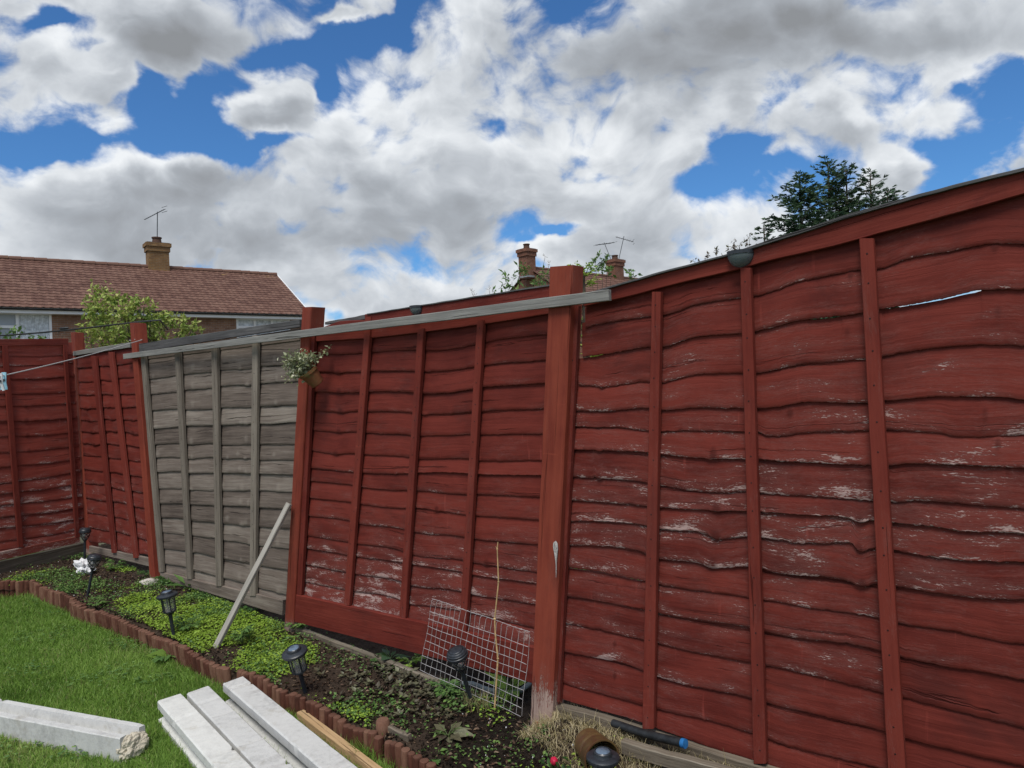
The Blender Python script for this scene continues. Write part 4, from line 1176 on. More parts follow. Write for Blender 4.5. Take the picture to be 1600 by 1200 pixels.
def window(parent, o, u, nrm, s0, s1, z0, z1, lights, curtain=True):
    """white frame set in the wall with its panes; lights = list of (s0,s1,z0,z1) in fractions"""
    fr = MB(); t = 0.055
    L = s1 - s0; H = z1 - z0
    def P(s, z, off): return o + u*(s0 + s*L) + UP*(z0 + z*H - o.z) + nrm*off
    def bar(sa, za, sb, zb, w):
        a, b = P(sa, za, 0.01), P(sb, zb, 0.01)
        fr.bar(a, b, 0.09, w, nrm if abs(za-zb) > 1e-6 else UP) if False else None
        c = (a+b)/2; 
        if abs(za - zb) < 1e-6: fr.box(c, (b-a)/2, nrm*0.04, UP*w/2)
        else: fr.box(c, u*w/2, nrm*0.042, (b-a)/2)
    bar(0, 0, 1, 0, t*1.6); bar(0, 1, 1, 1, t*1.6); bar(0, 0, 0, 1, t*1.6); bar(1, 0, 1, 1, t*1.6)
    for (a, b, c, d_) in lights:
        if a > 0.01: bar(a, c, a, d_, t*1.8)
        if c > 0.01: bar(a, c, b, c, t*1.8)
    f = fr.build('window_frame', M_WHITE, parent)
    gm = MB(); c = P(0.5, 0.5, -0.03); gm.box(c, u*L/2, nrm*0.004, UP*H/2); gm.build('pane', M_GLASSW, f)
    if curtain:
        cm = MB(); K = 60
        for k in range(K+1):
            s = 0.62 + 0.36*k/K if curtain == 1 else k/K
            for z in (0.02, 0.98): cm.v.append(tuple(P(s, z, -0.018 + 0.006*math.sin(k*1.9))))
        for k in range(K): cm.f.append((k*2, k*2+2, k*2+3, k*2+1))
        cm.build('net_curtain', M_CURT, f)

ZE = 4.9
HE0, HE1 = G(0, 479, ZE), G(486, 492, ZE)
HU = (HE1 - HE0).normalized(); HIN = Vector((-HU.y, HU.x, 0))
s1 = (HE1 - HE0).dot(HU)
ZR = solve_h(432, 430, HE0, HU, s1, ZE + 0.5, ZE + 6)
HR = G(432, 430, ZR); run = (HR - HE1).dot(HIN)
house = empty('brick_house', Vector((HE1.x, HE1.y, 0)), 'long brick house with brown tiled roof beyond the left fences', 'house')
EXT = 9.0
o0 = HE0 - HU*EXT; LL = s1 + EXT
roof = roof_tiles(o0, HU, HIN, LL, run, ZR - ZE, house, 'roof', 18, lambda s, t: (1.0 if t > 0.85 else 0.0) * (0.4 + 0.6*(s > LL - 6)))
m = MB()                                     # back slope and ridge
m.add([HR + UP*0.0 - HU*LL, HR, HR + HIN*run - UP*(ZR-ZE), HR - HU*LL + HIN*run - UP*(ZR-ZE)], [(0, 1, 2, 3)])
m.build('rear_slope', M_TILE, roof)
m = MB()
nr = int(LL/0.45)
for k in range(nr):
    a = HR - HU*(k*0.45) + UP*0.02; b = a - HU*0.44
    jz = 0.015*noise.noise(a*3)
    m.tube([a + UP*jz, b + UP*jz], [0.125, 0.11], 10)
m.at = {'wear': {i: 0.6 for i in range(len(m.v))}}; m.build('ridge_tiles', M_TILE, roof, smooth='auto')
# verge board, fascia, gutter
m = MB(); m.bar(HE1 + HU*0.03 - UP*0.03, HR + HU*0.03 - UP*0.03, 0.04, 0.14, UP); m.build('barge_board', M_WHITE, house)
m = MB(); m.box((o0+HE1)/2 + HIN*0.10 - UP*0.10, HU*LL/2, HIN*0.015, UP*0.11); m.build('fascia', M_WHITE, house)
m = MB(); m.box((o0+HE1)/2 + HIN*0.27 - UP*0.20, HU*LL/2, HIN*0.16, UP*0.012); m.build('soffit', M_WHITE, house)
m = MB(); K = 9
gp = [(0.06*math.cos(math.pi + math.pi*k/K), 0.06*math.sin(math.pi + math.pi*k/K)) for k in range(K+1)] + [(0.05, 0.0), (-0.05, 0.0)]
m.prism(gp, o0 + HIN*0.02 - UP*0.035, -HIN, UP, HU*(LL+0.05), 1); m.build('gutter', M_GUTTER, house)
W0 = o0 + HIN*0.42; W1 = HE1 + HIN*0.42 - HU*0.05
# wall with openings left by building it in bands between windows
def spx(px):                                 # distance along the wall seen at a pixel column (near the eaves)
    d = ray(px, 510); q = CAM + d*((W0 - CAM).dot(HIN)/d.dot(HIN)); return (q - W0).dot(HU)
def zpx(px, py):
    d = ray(px, py); q = CAM + d*((W0 - CAM).dot(HIN)/d.dot(HIN)); return q.z
wins = [(spx(-62), spx(79), zpx(40, 545), zpx(40, 490)), (spx(371), spx(452), zpx(420, 530), zpx(420, 499))]
m = MB(); cur = 0; zt = ZE - 0.20
for (a, b, z0, z1) in wins:
    wall_quad(m, W0 + HU*cur, W0 + HU*a, -0.1, zt, -HIN)
    wall_quad(m, W0 + HU*a, W0 + HU*b, -0.1, z0, -HIN)
    if z1 < zt: wall_quad(m, W0 + HU*a, W0 + HU*b, z1, zt, -HIN)
    cur = b
wall_quad(m, W0 + HU*cur, W1, -0.1, zt, -HIN)
m.build('wall', M_BRICK, house)
m = MB(); m.add([W1, W1 + HIN*(run*2 - 0.8), W1 + HIN*(run*2-0.8) + UP*0, W1 + HIN*(run-0.42)], [])
gw = [Vector((W1.x, W1.y, -0.1)), Vector((W1.x, W1.y, -0.1)) + HIN*(2*run - 0.84)]
m.add([gw[0], gw[1], gw[1] + UP*(zt+0.1), Vector((HR.x, HR.y, ZR - 0.12)) - HU*0.05, gw[0] + UP*(zt+0.1)], [(0, 1, 2, 3, 4)])
m.add([gw[0] - HU*(LL-0.1), gw[1] - HU*(LL-0.1), gw[1] - HU*(LL-0.1) + UP*(zt+0.1), Vector((HR.x, HR.y, ZR - 0.12)) - HU*(LL-0.1), gw[0] - HU*(LL-0.1) + UP*(zt+0.1)], [(4, 3, 2, 1, 0)])
m.add([gw[1], gw[1] - HU*(LL-0.1), gw[1] - HU*(LL-0.1) + UP*(zt+0.1), gw[1] + UP*(zt+0.1)], [(0, 1, 2, 3)])
for k in range(len(m.v)): m.uv[k] = ((Vector(m.v[k]) - W1).dot(HIN), m.v[k][2])
m.build('end_walls', M_BRICK, house)
window(house, W0 - HIN*0.0 + HIN*0.05, HU, -HIN, wins[0][0], wins[0][1], wins[0][2], wins[0][3], [(0.0, 0.34, 0, 0), (0.34, 0.62, 0, 1), (0.34, 0.62, 0.62, 0.62), (0.0, 0.34, 0.62, 0.62), (0.62, 1, 0, 1)], 1)
window(house, W0 + HIN*0.05, HU, -HIN, wins[1][0], wins[1][1], wins[1][2], wins[1][3], [(0.33, 0.66, 0, 1), (0.66, 1, 0, 1), (0.0, 0.33, 0.6, 0.6), (0.33, 0.66, 0.6, 0.6)], 2)
# chimney on the ridge
sc_ = 0.0
d = ray(247, 424); q = CAM + d*((HR - CAM).dot(HIN)/d.dot(HIN)); cc = HR + HU*((q - HR).dot(HU))
ztop = 1.45 + (at(247, 381, cc.y).z - 1.45)
chimney(cc, HU, HIN, 0.44, 0.30, ZR - 0.55, ztop + 0.02, M_BRICKY, house, 0.20)
foot = Vector((cc.x, cc.y, ztop + 0.2)) + HU*0.02
aerial(foot, at(246, 331, cc.y), at(226, 343, cc.y - 0.5), at(257, 327, cc.y + 0.3), 'roof aerial on the yellow brick chimney of the left house', 9, 0.42, 0.022, True)

# --- the far house on the right
ZR2 = 7.6
RA, RB = G(826, 419, ZR2), G(1002, 438, ZR2)
U2 = (RB - RA).normalized(); IN2 = Vector((-U2.y, U2.x, 0)); run2, rise2 = 3.9, 2.5
h2 = empty('brick_house', Vector((RA.x, RA.y, 0)), 'far brick house with two chimneys, showing over the middle of the fence', 'house')
L2 = (RB-RA).length + 6
eo = RA - IN2*run2 - UP*rise2
roof2 = roof_tiles(eo, U2, IN2, L2, run2, rise2, h2, 'roof', 14, lambda s, t: 0.25)
m = MB(); m.add([RA, RA + U2*L2, RA + U2*L2 + IN2*run2 - UP*rise2, RA + IN2*run2 - UP*rise2], [(0, 1, 2, 3)]); m.build('rear_slope', M_TILE, roof2)
m = MB()
for k in range(int(L2/0.45)):
    a = RA + U2*k*0.45 + UP*0.02; m.tube([a, a + U2*0.44], [0.125, 0.11], 8)
m.at = {'wear': {i: 0.2 for i in range(len(m.v))}}; m.build('ridge_tiles', M_TILE, roof2, smooth='auto')
m = MB(); z0 = ZR2 - rise2
def w2(s, t, z): return Vector((RA.x, RA.y, z)) + U2*s + IN2*t
m.add([w2(.1, -run2+.3, -.1), w2(.1, run2-.3, -.1), w2(.1, run2-.3, z0+.12), w2(.1, 0, ZR2-.08), w2(.1, -run2+.3, z0+.12)], [(4, 3, 2, 1, 0)])
for k in range(5): m.uv[k] = ((Vector(m.v[k]) - RA).dot(IN2), m.v[k][2])
m.add([w2(L2-.1, -run2+.3, -.1), w2(L2-.1, run2-.3, -.1), w2(L2-.1, run2-.3, z0+.12), w2(L2-.1, 0, ZR2-.08), w2(L2-.1, -run2+.3, z0+.12)], [(0, 1, 2, 3, 4)])
for k in range(5, 10): m.uv[k] = ((Vector(m.v[k]) - RA).dot(IN2), m.v[k][2])
m.add([w2(.1, -run2+.3, -.1), w2(L2-.1, -run2+.3, -.1), w2(L2-.1, -run2+.3, z0+.1), w2(.1, -run2+.3, z0+.1)], [(0, 1, 2, 3)])
m.add([w2(.1, run2-.3, -.1), w2(L2-.1, run2-.3, -.1), w2(L2-.1, run2-.3, z0+.1), w2(.1, run2-.3, z0+.1)], [(3, 2, 1, 0)])
for k in range(10, 18): m.uv[k] = ((Vector(m.v[k]) - RA).dot(U2), m.v[k][2])
m.build('wall', M_BRICKR, h2)
c1 = RA + U2*0.35; z1 = at(821, 391, c1.y).z
chimney(c1 - U2*0.45, U2, IN2, 0.33, 0.33, ZR2 - 0.6, z1, M_BRICKR, h2, 0.17, 1, 0.05)
d = ray(962, 434); q = CAM + d*((RA - CAM).dot(IN2)/d.dot(IN2)); c2 = RA + U2*((q-RA).dot(U2)); z2 = at(962, 406, c2.y).z
chimney(c2, U2, IN2, 0.42, 0.32, ZR2 - 0.6, z2, M_BRICKR, h2, 0.19)
aerial(Vector((c2.x, c2.y, z2)) + U2*0.35, at(975, 369, c2.y), at(962, 370, c2.y), at(990, 378, c2.y), 'plain roof aerial at the right edge of the far chimney', 7, 0.5, 0.020, True)
aerial(Vector((c2.x, c2.y, z2)) - U2*0.4, at(944, 379, c2.y), at(930, 383, c2.y - .3), at(960, 379, c2.y + .5), 'wide roof aerial at the left edge of the far chimney', 6, 0.9, 0.020, False)

# ------------------------------------------------------------------ leaves, blades, twigs
def leaf_verts(P, D, N, Ln, Wd, fold=0.25):
    """arrays (n,3): base point, direction, normal; returns folded pointed leaves as 6 verts / 4 quads-ish"""
    S = np.cross(D, N); S /= np.linalg.norm(S, axis=1, keepdims=True) + 1e-9
    Nn = np.cross(S, D)
    Ln = Ln[:, None]; Wd = Wd[:, None]
    b = P; mc = P + D*Ln*0.5 - Nn*Wd*fold*0.6; t = P + D*Ln - Nn*Ln*0.12
    l1 = P + D*Ln*0.38 + S*Wd*0.5 + Nn*Wd*fold*0.4; r1 = P + D*Ln*0.38 - S*Wd*0.5 + Nn*Wd*fold*0.4
    V = np.stack([b, r1, t, l1, mc], axis=1).reshape(-1, 3)
    n = len(P); k = np.arange(n)[:, None]*5
    F = np.concatenate([k + np.array([[0, 1, 4]]), k + np.array([[4, 1, 2]]), k + np.array([[0, 4, 3]]), k + np.array([[4, 2, 3]])], axis=0)
    return V, F
def rand_dirs(n, up=0.0):
    v = rng.normal(size=(n, 3)); v[:, 2] += up; return v / np.linalg.norm(v, axis=1, keepdims=True)
def leaves_obj(name, P, D, N, Ln, Wd, mat, parent=None, fold=0.25, rnd=None):
    V, F = leaf_verts(P, D, N, Ln, Wd, fold)
    r = rng.random(len(P)) if rnd is None else rnd
    o = np_mesh(name, V, F, mat, {'rnd': np.repeat(r, 5)})
    if parent is not None:
        o.parent = parent; o.matrix_parent_inverse = Matrix.Translation(-parent.location) if parent.type == 'EMPTY' else Matrix.Identity(4)
    return o

def bush(name, base, clumps, leaf, nper, mat, label, cat, bark=M_BARK, up=0.4, trunk_r=0.03, shell=0.6, wr=0.55, group=None):
    """a shrub or tree: stems run from the base to each clump; leaves fill the clumps. clumps = (centre, radius)"""
    e = empty(name, base, label, cat, group)
    tw = MB(); Ps, Ds, Rr = [], [], []
    cen = sum((Vector(c) for c, r in clumps), Vector())/len(clumps)
    hub = base.lerp(cen, 0.55); hub.x = base.x*0.6 + cen.x*0.4; hub.y = base.y*0.6 + cen.y*0.4
    tw.tube([base, base.lerp(hub, 0.5) + Vector((.02, .01, 0)), hub], [trunk_r, trunk_r*0.85, trunk_r*0.7], 7)
    for c, r in clumps:
        c = Vector(c)
        mid = hub.lerp(c, 0.5) + Vector((random.uniform(-.1, .1)*r, random.uniform(-.1, .1)*r, -0.15*(c-hub).length*random.random()))
        tw.tube([hub, mid, c], [trunk_r*0.5, trunk_r*0.3, trunk_r*0.12], 5)
        n = int(nper * (r/0.2)**2)
        dv = rand_dirs(n); rad = r * (shell + (1-shell)*rng.random(n)) * (0.55 + 0.6*rng.random(n))
        # twigs: leaves gather along short twigs
        nt_ = max(5, n // 9)
        td = rand_dirs(nt_, 0.5)
        for k in range(nt_):
            t0 = c + Vector(td[k]) * r * random.uniform(0.1, 0.5); t1 = t0 + (Vector(td[k]) + Vector((0, 0, 0.35))).normalized() * r * random.uniform(0.45, 0.85)
            tw.tube([t0, t1], [trunk_r*0.08 + 0.001, 0.001], 3, False)
            q = int(n / nt_)
            for s in range(q):
                f = random.uniform(0.15, 1.0)
                Ps.append(np.array(t0.lerp(t1, f)) + rng.normal(size=3)*r*0.07)
                dd = np.array((t1-t0).normalized())*0.5 + rng.normal(size=3)*0.7; dd[2] -= 0.1
                Ds.append(dd/np.linalg.norm(dd)); Rr.append(min(1, max(0, 0.25 + 0.5*random.random() + 0.25*(td[k][2]) + 0.1*noise.noise(t0*3))))
    tw.build('branches', bark, e)
    P = np.array(Ps); D = np.array(Ds); n = len(P)
    N = rand_dirs(n, 1.2); Ln = leaf * (0.6 + 0.7*rng.random(n))
    leaves_obj('foliage', P, D, N, Ln, Ln*wr, mat, e, rnd=np.array(Rr))
    return e
def cl(Y, lst, k=1.0, dy=0.25):
    out = []
    for (x, y, r) in lst:
        yy = Y + random.uniform(-dy, dy); out.append((at(x, y, yy), r*k*yy/FPX))
    return out
bs = at(205, 620, 8.4); bs.z = -0.15
bush('garden_bush', bs, cl(8.4, [(162,468,26),(150,492,28),(188,478,26),(212,492,24),(200,510,34),(166,520,38),(236,494,20),(258,512,24),(282,506,16),(300,514,14),(142,535,28),(240,535,32),(282,528,24),(312,520,12),(225,478,14),(205,535,34),(175,545,32),(255,500,16)], 1.0, 0.4),
     0.056, 190, M_BUSH, 'yellow green leafy bush behind the fence corner, before the long house', 'bush', trunk_r=0.035)
bs = at(30, 620, 7.6); bs.z = -0.15
bush('garden_hedge', bs, cl(7.6, [(-60,530,22),(-30,527,20),(0,526,16),(22,528,14),(42,529,12),(62,531,10),(92,522,5),(100,520,5),(-90,525,22)], 1.0, 0.2),
     0.06, 110, M_MID, 'low green shrub peeping over the left boundary panel', 'bush', trunk_r=0.02)
bs = at(800, 640, 6.6); bs.z = -0.15
bush('garden_shrub', bs, cl(6.6, [(800,440,20),(822,436,22),(845,432,20),(812,424,12),(790,452,14),(835,450,18),(858,438,16),(770,455,8),(764,452,7),(737,456,6),(742,462,6),(858,412,6),(852,400,5),(805,462,18),(760,466,9)], 0.95, 0.3),
     0.055, 110, M_MID, 'fresh green shrub behind the middle panel, left of the thick post', 'bush', trunk_r=0.014, wr=0.38)
bs = at(938, 640, 14); bs.z = -0.15
bush('garden_tree', bs, cl(14, [(930,412,9),(940,408,11),(948,420,10),(922,420,8),(985,428,8),(992,432,6),(955,425,8)], 1.0, 0.4),
     0.10, 110, M_MID, 'small airy tree beside the far chimney', 'tree', trunk_r=0.03, wr=0.4)
# upright young cypress in the gap beside the thick post
def conifer(base, H, rad, nb, label, cat='conifer', tips=1, lo=0.25, leafl=0.05, lean=Vector((0, 0, 0)), droop=0.25, name='conifer_tree', spread=None, col=M_CON, dens=1.0, lw=0.34, rise0=(0.35, 0.9)):
    e = empty(name, base, label, cat)
    tw = MB(); Ps, Ds, Ns, Ls, Rs = [], [], [], [], []
    leaders = [(Vector((0, 0, 0)), 1.0)]
    for k in range(tips - 1):
        a = random.uniform(0, 6.28); leaders.append((Vector((math.cos(a), math.sin(a), 0))*rad*0.45, random.uniform(0.82, 0.95)))
    if spread: leaders = spread
    for (off, hf) in leaders:
        Ht = H*hf
        def axis(t): return base + UP*Ht*t + off*min(1, t*1.6) + lean*t*t
        tw.tube([axis(t) for t in (0, .2, .4, .6, .8, 1.0)], [0.02*H*(1-t*0.96)*0.9 + 0.004 for t in (0, .2, .4, .6, .8, 1.0)], 7)
        n = int(nb * hf)
        for k in range(n):
            t = lo + (1-lo)*(k + random.random())/n
            prof = (1 - t)**0.62 * (1.0 if t > lo+0.1 else 0.9)
            L = rad*prof*random.uniform(0.65, 1.2) + 0.04*H*0.3
            a = random.uniform(0, 6.283)
            out = Vector((math.cos(a), math.sin(a), 0)); p0 = axis(t)
            rise = random.uniform(*rise0)
            pts = [p0 + (out*s + UP*(rise*s - droop*s*s*1.2))*L for s in (0, .33, .66, 1.0)]
            tw.tube(pts, [0.006*H*prof*0.5 + 0.003, 0.004, 0.003, 0.0015], 4, False)
            m_ = max(5, int(L/0.035 * dens))
            for q in range(m_):
                s = 0.12 + 0.88*(q + random.random())/m_
                i = min(2, int(s*3)); f = s*3 - i; c = pts[i].lerp(pts[i+1], f)
                side = out.cross(UP)*random.choice((-1, 1))
                sd_ = (side*random.uniform(.3, 1.0) + out*random.uniform(.5, 1.0) + UP*random.uniform(-0.15, 0.55)).normalized()
                sl = (0.16 + 0.20*(1-s))*L*0.45 + 0.05
                nn = max(3, int(sl/0.018))
                br = 0.25 + 0.55*random.random()
                for z in range(nn):
                    g_ = (z + 0.5)/nn; b_ = c + sd_*sl*g_
                    for sg in (-1, 1):
                        dd = (sd_*0.9 + sd_.cross(UP)*sg*0.6 + UP*random.uniform(-.25, .3)).normalized()
                        Ps.append(b_); Ds.append(dd); Ls.append(leafl*random.uniform(.6, 1.25)*(1.15 - 0.4*g_)); Rs.append(min(1, br + 0.25*g_ + random.uniform(-.1, .1)))
    tw.build('trunk', M_BARK, e)
    P = np.array([tuple(p) for p in Ps]); D = np.array([tuple(p) for p in Ds]); n = len(P); Ln = np.array(Ls)
    leaves_obj('foliage', P, D, rand_dirs(n, 0.6), Ln, Ln*lw, col, e, rnd=np.array(Rs))
    return e
def cbase(px, Y):
    p = at(px, 600, Y); p.z = -0.15; return p
YC = 9.5
def ctop(px, py, Y=YC): return at(px, py, Y).z + 0.15
b1 = cbase(1262, YC)
conifer(b1, ctop(1262, 275), 1.20, 165, 'dark conifer with one tall pointed leader, left of its pair', lo=0.42, droop=0.25, dens=1.05, leafl=0.060, rise0=(0.3, 0.8))
b2 = cbase(1320, YC + .5)
sp = [(Vector((-0.12, 0, 0)), 1.0), (Vector((0.18, 0.1, 0)), 0.985), (Vector((0.42, -.1, 0)), 0.955), (Vector((0.02, .1, 0)), 0.93)]
conifer(b2, ctop(1305, 254, YC+.5), 0.88, 100, 'dark conifer with several pointed tops, tallest tree over the near panel', lo=0.45, spread=sp, droop=0.15, dens=1.0, leafl=0.060, rise0=(0.6, 1.3))
b3 = cbase(1385, YC + .3)
conifer(b3, ctop(1400, 298, YC+.3), 0.60, 66, 'small wispy conifer top, rightmost over the near panel', lo=0.5, droop=0.1, dens=1.2, leafl=0.055, lean=Vector((0.12, 0, 0)), rise0=(0.7, 1.3))
b4 = cbase(1203, YC)
conifer(b4, ctop(1206, 352), 0.6, 80, 'low drooping conifer spray, leftmost of the conifers', lo=0.5, droop=0.6, dens=1.1, leafl=0.055)
bs = cbase(1130, 6.5)
bush('bronze_shrub', bs, cl(6.5, [(1085,408,7),(1105,402,9),(1120,398,11),(1140,392,12),(1155,388,12),(1168,382,11),(1172,372,7),(1148,376,7),(1130,410,14),(1095,412,8),(1180,392,10)], 1.0, 0.3),
     0.030, 230, M_WINE, 'sparse bronze leaved shrub behind the near panel, left of the conifers', 'bush', trunk_r=0.012)
bs = P_DE.F(912, 560, -0.30); bs.z = -0.15
conifer(bs, at(921, 418, bs.y).z + 0.15, 0.13, 130, 'slim upright green conifer in the gap right of the thick post', lo=0.15, leafl=0.022, droop=0.0, col=M_LIME, dens=0.9, lean=Vector((0.015, 0, 0)))
# ------------------------------------------------------------------ solar lights
def stake_light(cap_px, base_px, R_, kind, label, Y=None, tip=None):
    if Y is None:
        a = G(*base_px, 0.0); dz = a.y
    else:
        a = at(*base_px, Y); dz = Y
    t = at(cap_px[0], cap_px[1], dz + (tip or 0.0))
    ax = (t - a); L = ax.length; ax.normalize()
    e = empty('solar_light', a, label, 'garden light', 'black stake lights in the planting bed')
    foot = a - ax*0.10
    if kind == 'lantern':
        lens_h = R_*1.45; r = R_*0.62
        l0 = t - ax*(lens_h + 0.012)
        m = MB(); m.tube([foot, a, l0 - ax*0.012], [0.009, 0.010, 0.011], 10); m.lathe(l0 - ax*0.022, ax, [(0.011, 0), (r*0.75, 0.012), (r*0.98, 0.018), (r*0.98, 0.024)], 20); m.build('stake', M_BLACK, e, smooth='auto')
        m = MB(); K = 36
        m.lathe(l0, ax, [(r*0.86, 0.0), (r*0.88, lens_h*0.5), (r*0.90, lens_h)], K)
        for k in range(len(m.v)):
            if (k % K) % 2:
                v = Vector(m.v[k]); c = l0 + ax*((v-l0).dot(ax)); m.v[k] = tuple(c + (v-c)*0.93)
        m.build('lens', M_LENS, e, smooth='auto')
        m = MB(); x = ax.orthogonal().normalized(); y = ax.cross(x)
        for k in range(6):
            an = k*math.pi/3 + 0.4; o = (x*math.cos(an) + y*math.sin(an))
            m.bar(l0 + o*r*0.98 - ax*0.004, t - ax*0.008 + o*r*1.04, 0.0075, 0.004, o)
        m.build('cage', M_BLACK, e)
        m = MB(); m.lathe(t - ax*0.012, ax, [(R_*0.70, -0.002), (R_*0.97, 0.0), (R_, 0.004), (R_*0.985, 0.012), (R_*0.9, 0.016), (R_*0.58, 0.019), (R_*0.56, 0.022), (R_*0.55, 0.030), (R_*0.50, 0.033), (R_*0.46, 0.033), (R_*0.45, 0.030)], 40)
        cap = m.build('cap', M_BLACK, e, smooth='auto')
        m = MB(); m.lathe(t - ax*0.012, ax, [(R_*0.455, 0.0295), (R_*0.40, 0.0325), (R_*0.2, 0.0345), (0.0001, 0.035)], 28)
        m.build('solar_panel', M_PANEL, cap, smooth=True)
    else:
        ch = R_*1.5; l0 = t - ax*(ch + 0.012)
        m = MB(); m.tube([foot, a, l0], [0.009, 0.010, 0.0095], 10); m.lathe(l0 - ax*0.006, ax, [(0.0095, 0), (0.015, 0.004), (0.014, 0.012)], 14); m.build('stake', M_BLACK, e, smooth='auto')
        m = MB(); m.lathe(l0, ax, [(0.010, 0.004), (R_*0.42, ch*0.3), (R_*0.66, ch*0.62), (R_*0.78, ch)], 24); m.build('lens', M_LENS, e, smooth=True)
        m = MB(); x = ax.orthogonal().normalized(); y = ax.cross(x)
        def rr(f): return 0.012 + (R_*0.84 - 0.012)*math.sin(f*math.pi/2)**0.8
        for k in range(6):
            for sg in (-1, 1):
                pts = []
                for q in range(13):
                    f = q/12; an = k*math.pi/3 + sg*0.52*math.sin(f*math.pi*2)
                    pts.append(l0 + ax*ch*f + (x*math.cos(an) + y*math.sin(an))*rr(f))
                m.tube(pts, 0.0022, 5)
        m.build('cage', M_BLACK, e)
        m = MB(); m.lathe(t - ax*0.014, ax, [(R_*0.80, -0.002), (R_*0.98, 0), (R_, 0.004), (R_, 0.012), (R_*0.93, 0.014), (R_*0.93, 0.022), (R_*0.86, 0.025), (R_*0.82, 0.031), (R_*0.72, 0.034)], 40)
        m.build('cap', M_BLACK, e, smooth='auto')
        m = MB(); m.lathe(t - ax*0.014, ax, [(R_*0.72, 0.0335), (R_*0.5, 0.0365), (0.0001, 0.038)], 28)
        m.build('solar_panel', M_BLACK if False else M_PANEL if kind == 'x' else M_BLACK, e, smooth=True)
stake_light((133, 829), (132, 883), 0.048, 'cage', 'cage pattern solar light nearest the corner post, furthest of all')
stake_light((148, 871), (137, 931), 0.050, 'cage', 'cage pattern solar light beside the scrap of white paper')
stake_light((261, 929), (272, 996), 0.060, 'lantern', 'upright lantern solar light in front of the leaning red post', tip=-0.01)
stake_light((460, 1018), (477, 1081), 0.060, 'lantern', 'tilted lantern solar light beyond the new yellow timber', tip=-0.05)
stake_light((714, 1022), (739, 1103), 0.049, 'cage', 'dark domed solar light leaning in front of the wire mesh', tip=-0.06)
stake_light((942, 1182), (946, 1343), 0.058, 'lantern', 'nearest solar light, standing before the fallen brown pot', Y=2.42, tip=0.0)

def wall_light(px, py, wpx, pl, label, off):
    c = pl.F(px, py, off); dep = c.y; R_ = wpx/2*dep/FPX/0.92
    e = empty('fence_light', c, label, 'fence light', 'half round solar lights on the fence tops')
    n = pl.n; K = 20
    m = MB(); M_ = 8                          # quarter-sphere bowl hanging under a flat lid
    for i in range(M_ + 1):
        el = (math.pi/2)*i/M_
        for j in range(K + 1):
            az = math.pi*j/K
            p = c + (pl.u*math.cos(az)*R_ + n*math.sin(az)*R_*0.9)*math.cos(el) - UP*R_*1.0*math.sin(el)
            m.v.append(tuple(p))
    for i in range(M_):
        for j in range(K):
            a = i*(K+1)+j; m.f.append((a, a+1, a+K+2, a+K+1))
    m.build('lens', M_LENSD, e, smooth=True)
    m = MB(); prof = [(R_*1.04*math.cos(math.pi*j/K), R_*0.95*math.sin(math.pi*j/K)) for j in range(K+1)]
    m.prism(prof, c - UP*0.002, pl.u, n, UP*0.012, 1); m.build('lid', M_BLACK, e)
    m = MB(); prof = [(R_*1.04*math.cos(math.pi*j/K), -R_*1.02*math.sin(math.pi*j/K)) for j in range(K+1)]
    m.prism(prof, c - n*0.001, pl.u, UP, -n*0.006, 1); m.build('back_plate', M_BLACK, e)
M_LENSD = glass('smoky_plastic', (0.20, 0.24, 0.25), 0.12, 0.60)
wall_light(1157, 397, 37, P_DE, 'larger half round solar light under the near panel top', 0.036)
wall_light(651, 481, 21, P_DE, 'smaller half round solar light above the middle panel', 0.040)

# ------------------------------------------------------------------ hanging pot with its plant
hook = along(486) + FN*0.014 + UP*0.02
pc = P_DE.F(489, 590, 0.10)
axp = (Vector((-0.30, 0, 1)) + FN*0.55).normalized()
pot = empty('hanging_pot', pc, 'small mossy terracotta pot hanging tilted from the grey timber by a strap', 'plant pot')
m = MB(); m.lathe(pc - axp*0.045, axp, [(0.0001, 0.0), (0.036, 0.0), (0.040, 0.004), (0.050, 0.075), (0.056, 0.077), (0.057, 0.094), (0.051, 0.094), (0.048, 0.08), (0.0001, 0.078)], 28); m.build('pot', M_MOSSPOT, pot, smooth='auto')
m = MB()
top = hook + UP*0.010
pts = [top - FN*0.045 - UP*0.01, top - FN*0.03 + UP*0.004, top + FN*0.004, top - UP*0.05 + FN*0.004 + FU*0.004, top - UP*0.11 + FU*0.010 + FN*0.01, pc + axp*0.048 - FN*0.025 + FU*0.012]
for a, b in zip(pts, pts[1:]): m.bar(a, b + (b-a).normalized()*0.002, 0.020 if False else 0.019, 0.003, FN if abs((b-a).normalized().dot(FN)) < 0.8 else UP)
m.build('strap', M_STRAP, pot)
pl_ = empty('trailing_plant', pc + axp*0.03, 'grey green trailing plant spilling out of the hanging pot', 'plant')
m = MB(); Ps, Ds = [], []
mouth = pc + axp*0.045
targets = [at(x, y, mouth.y + random.uniform(-.08, .04)) for (x, y) in [(441,560),(447,568),(452,552),(458,562),(463,550),(468,556),(474,550),(480,556),(486,552),(490,560),(444,590),(450,597),(458,594),(452,580),(460,574),(470,568),(478,566),(466,585),(473,592),(440,574),(455,585),(484,570),(447,562),(463,568)]]
targets += [at(521, 538, mouth.y - .02), at(512, 552, mouth.y - .02)]
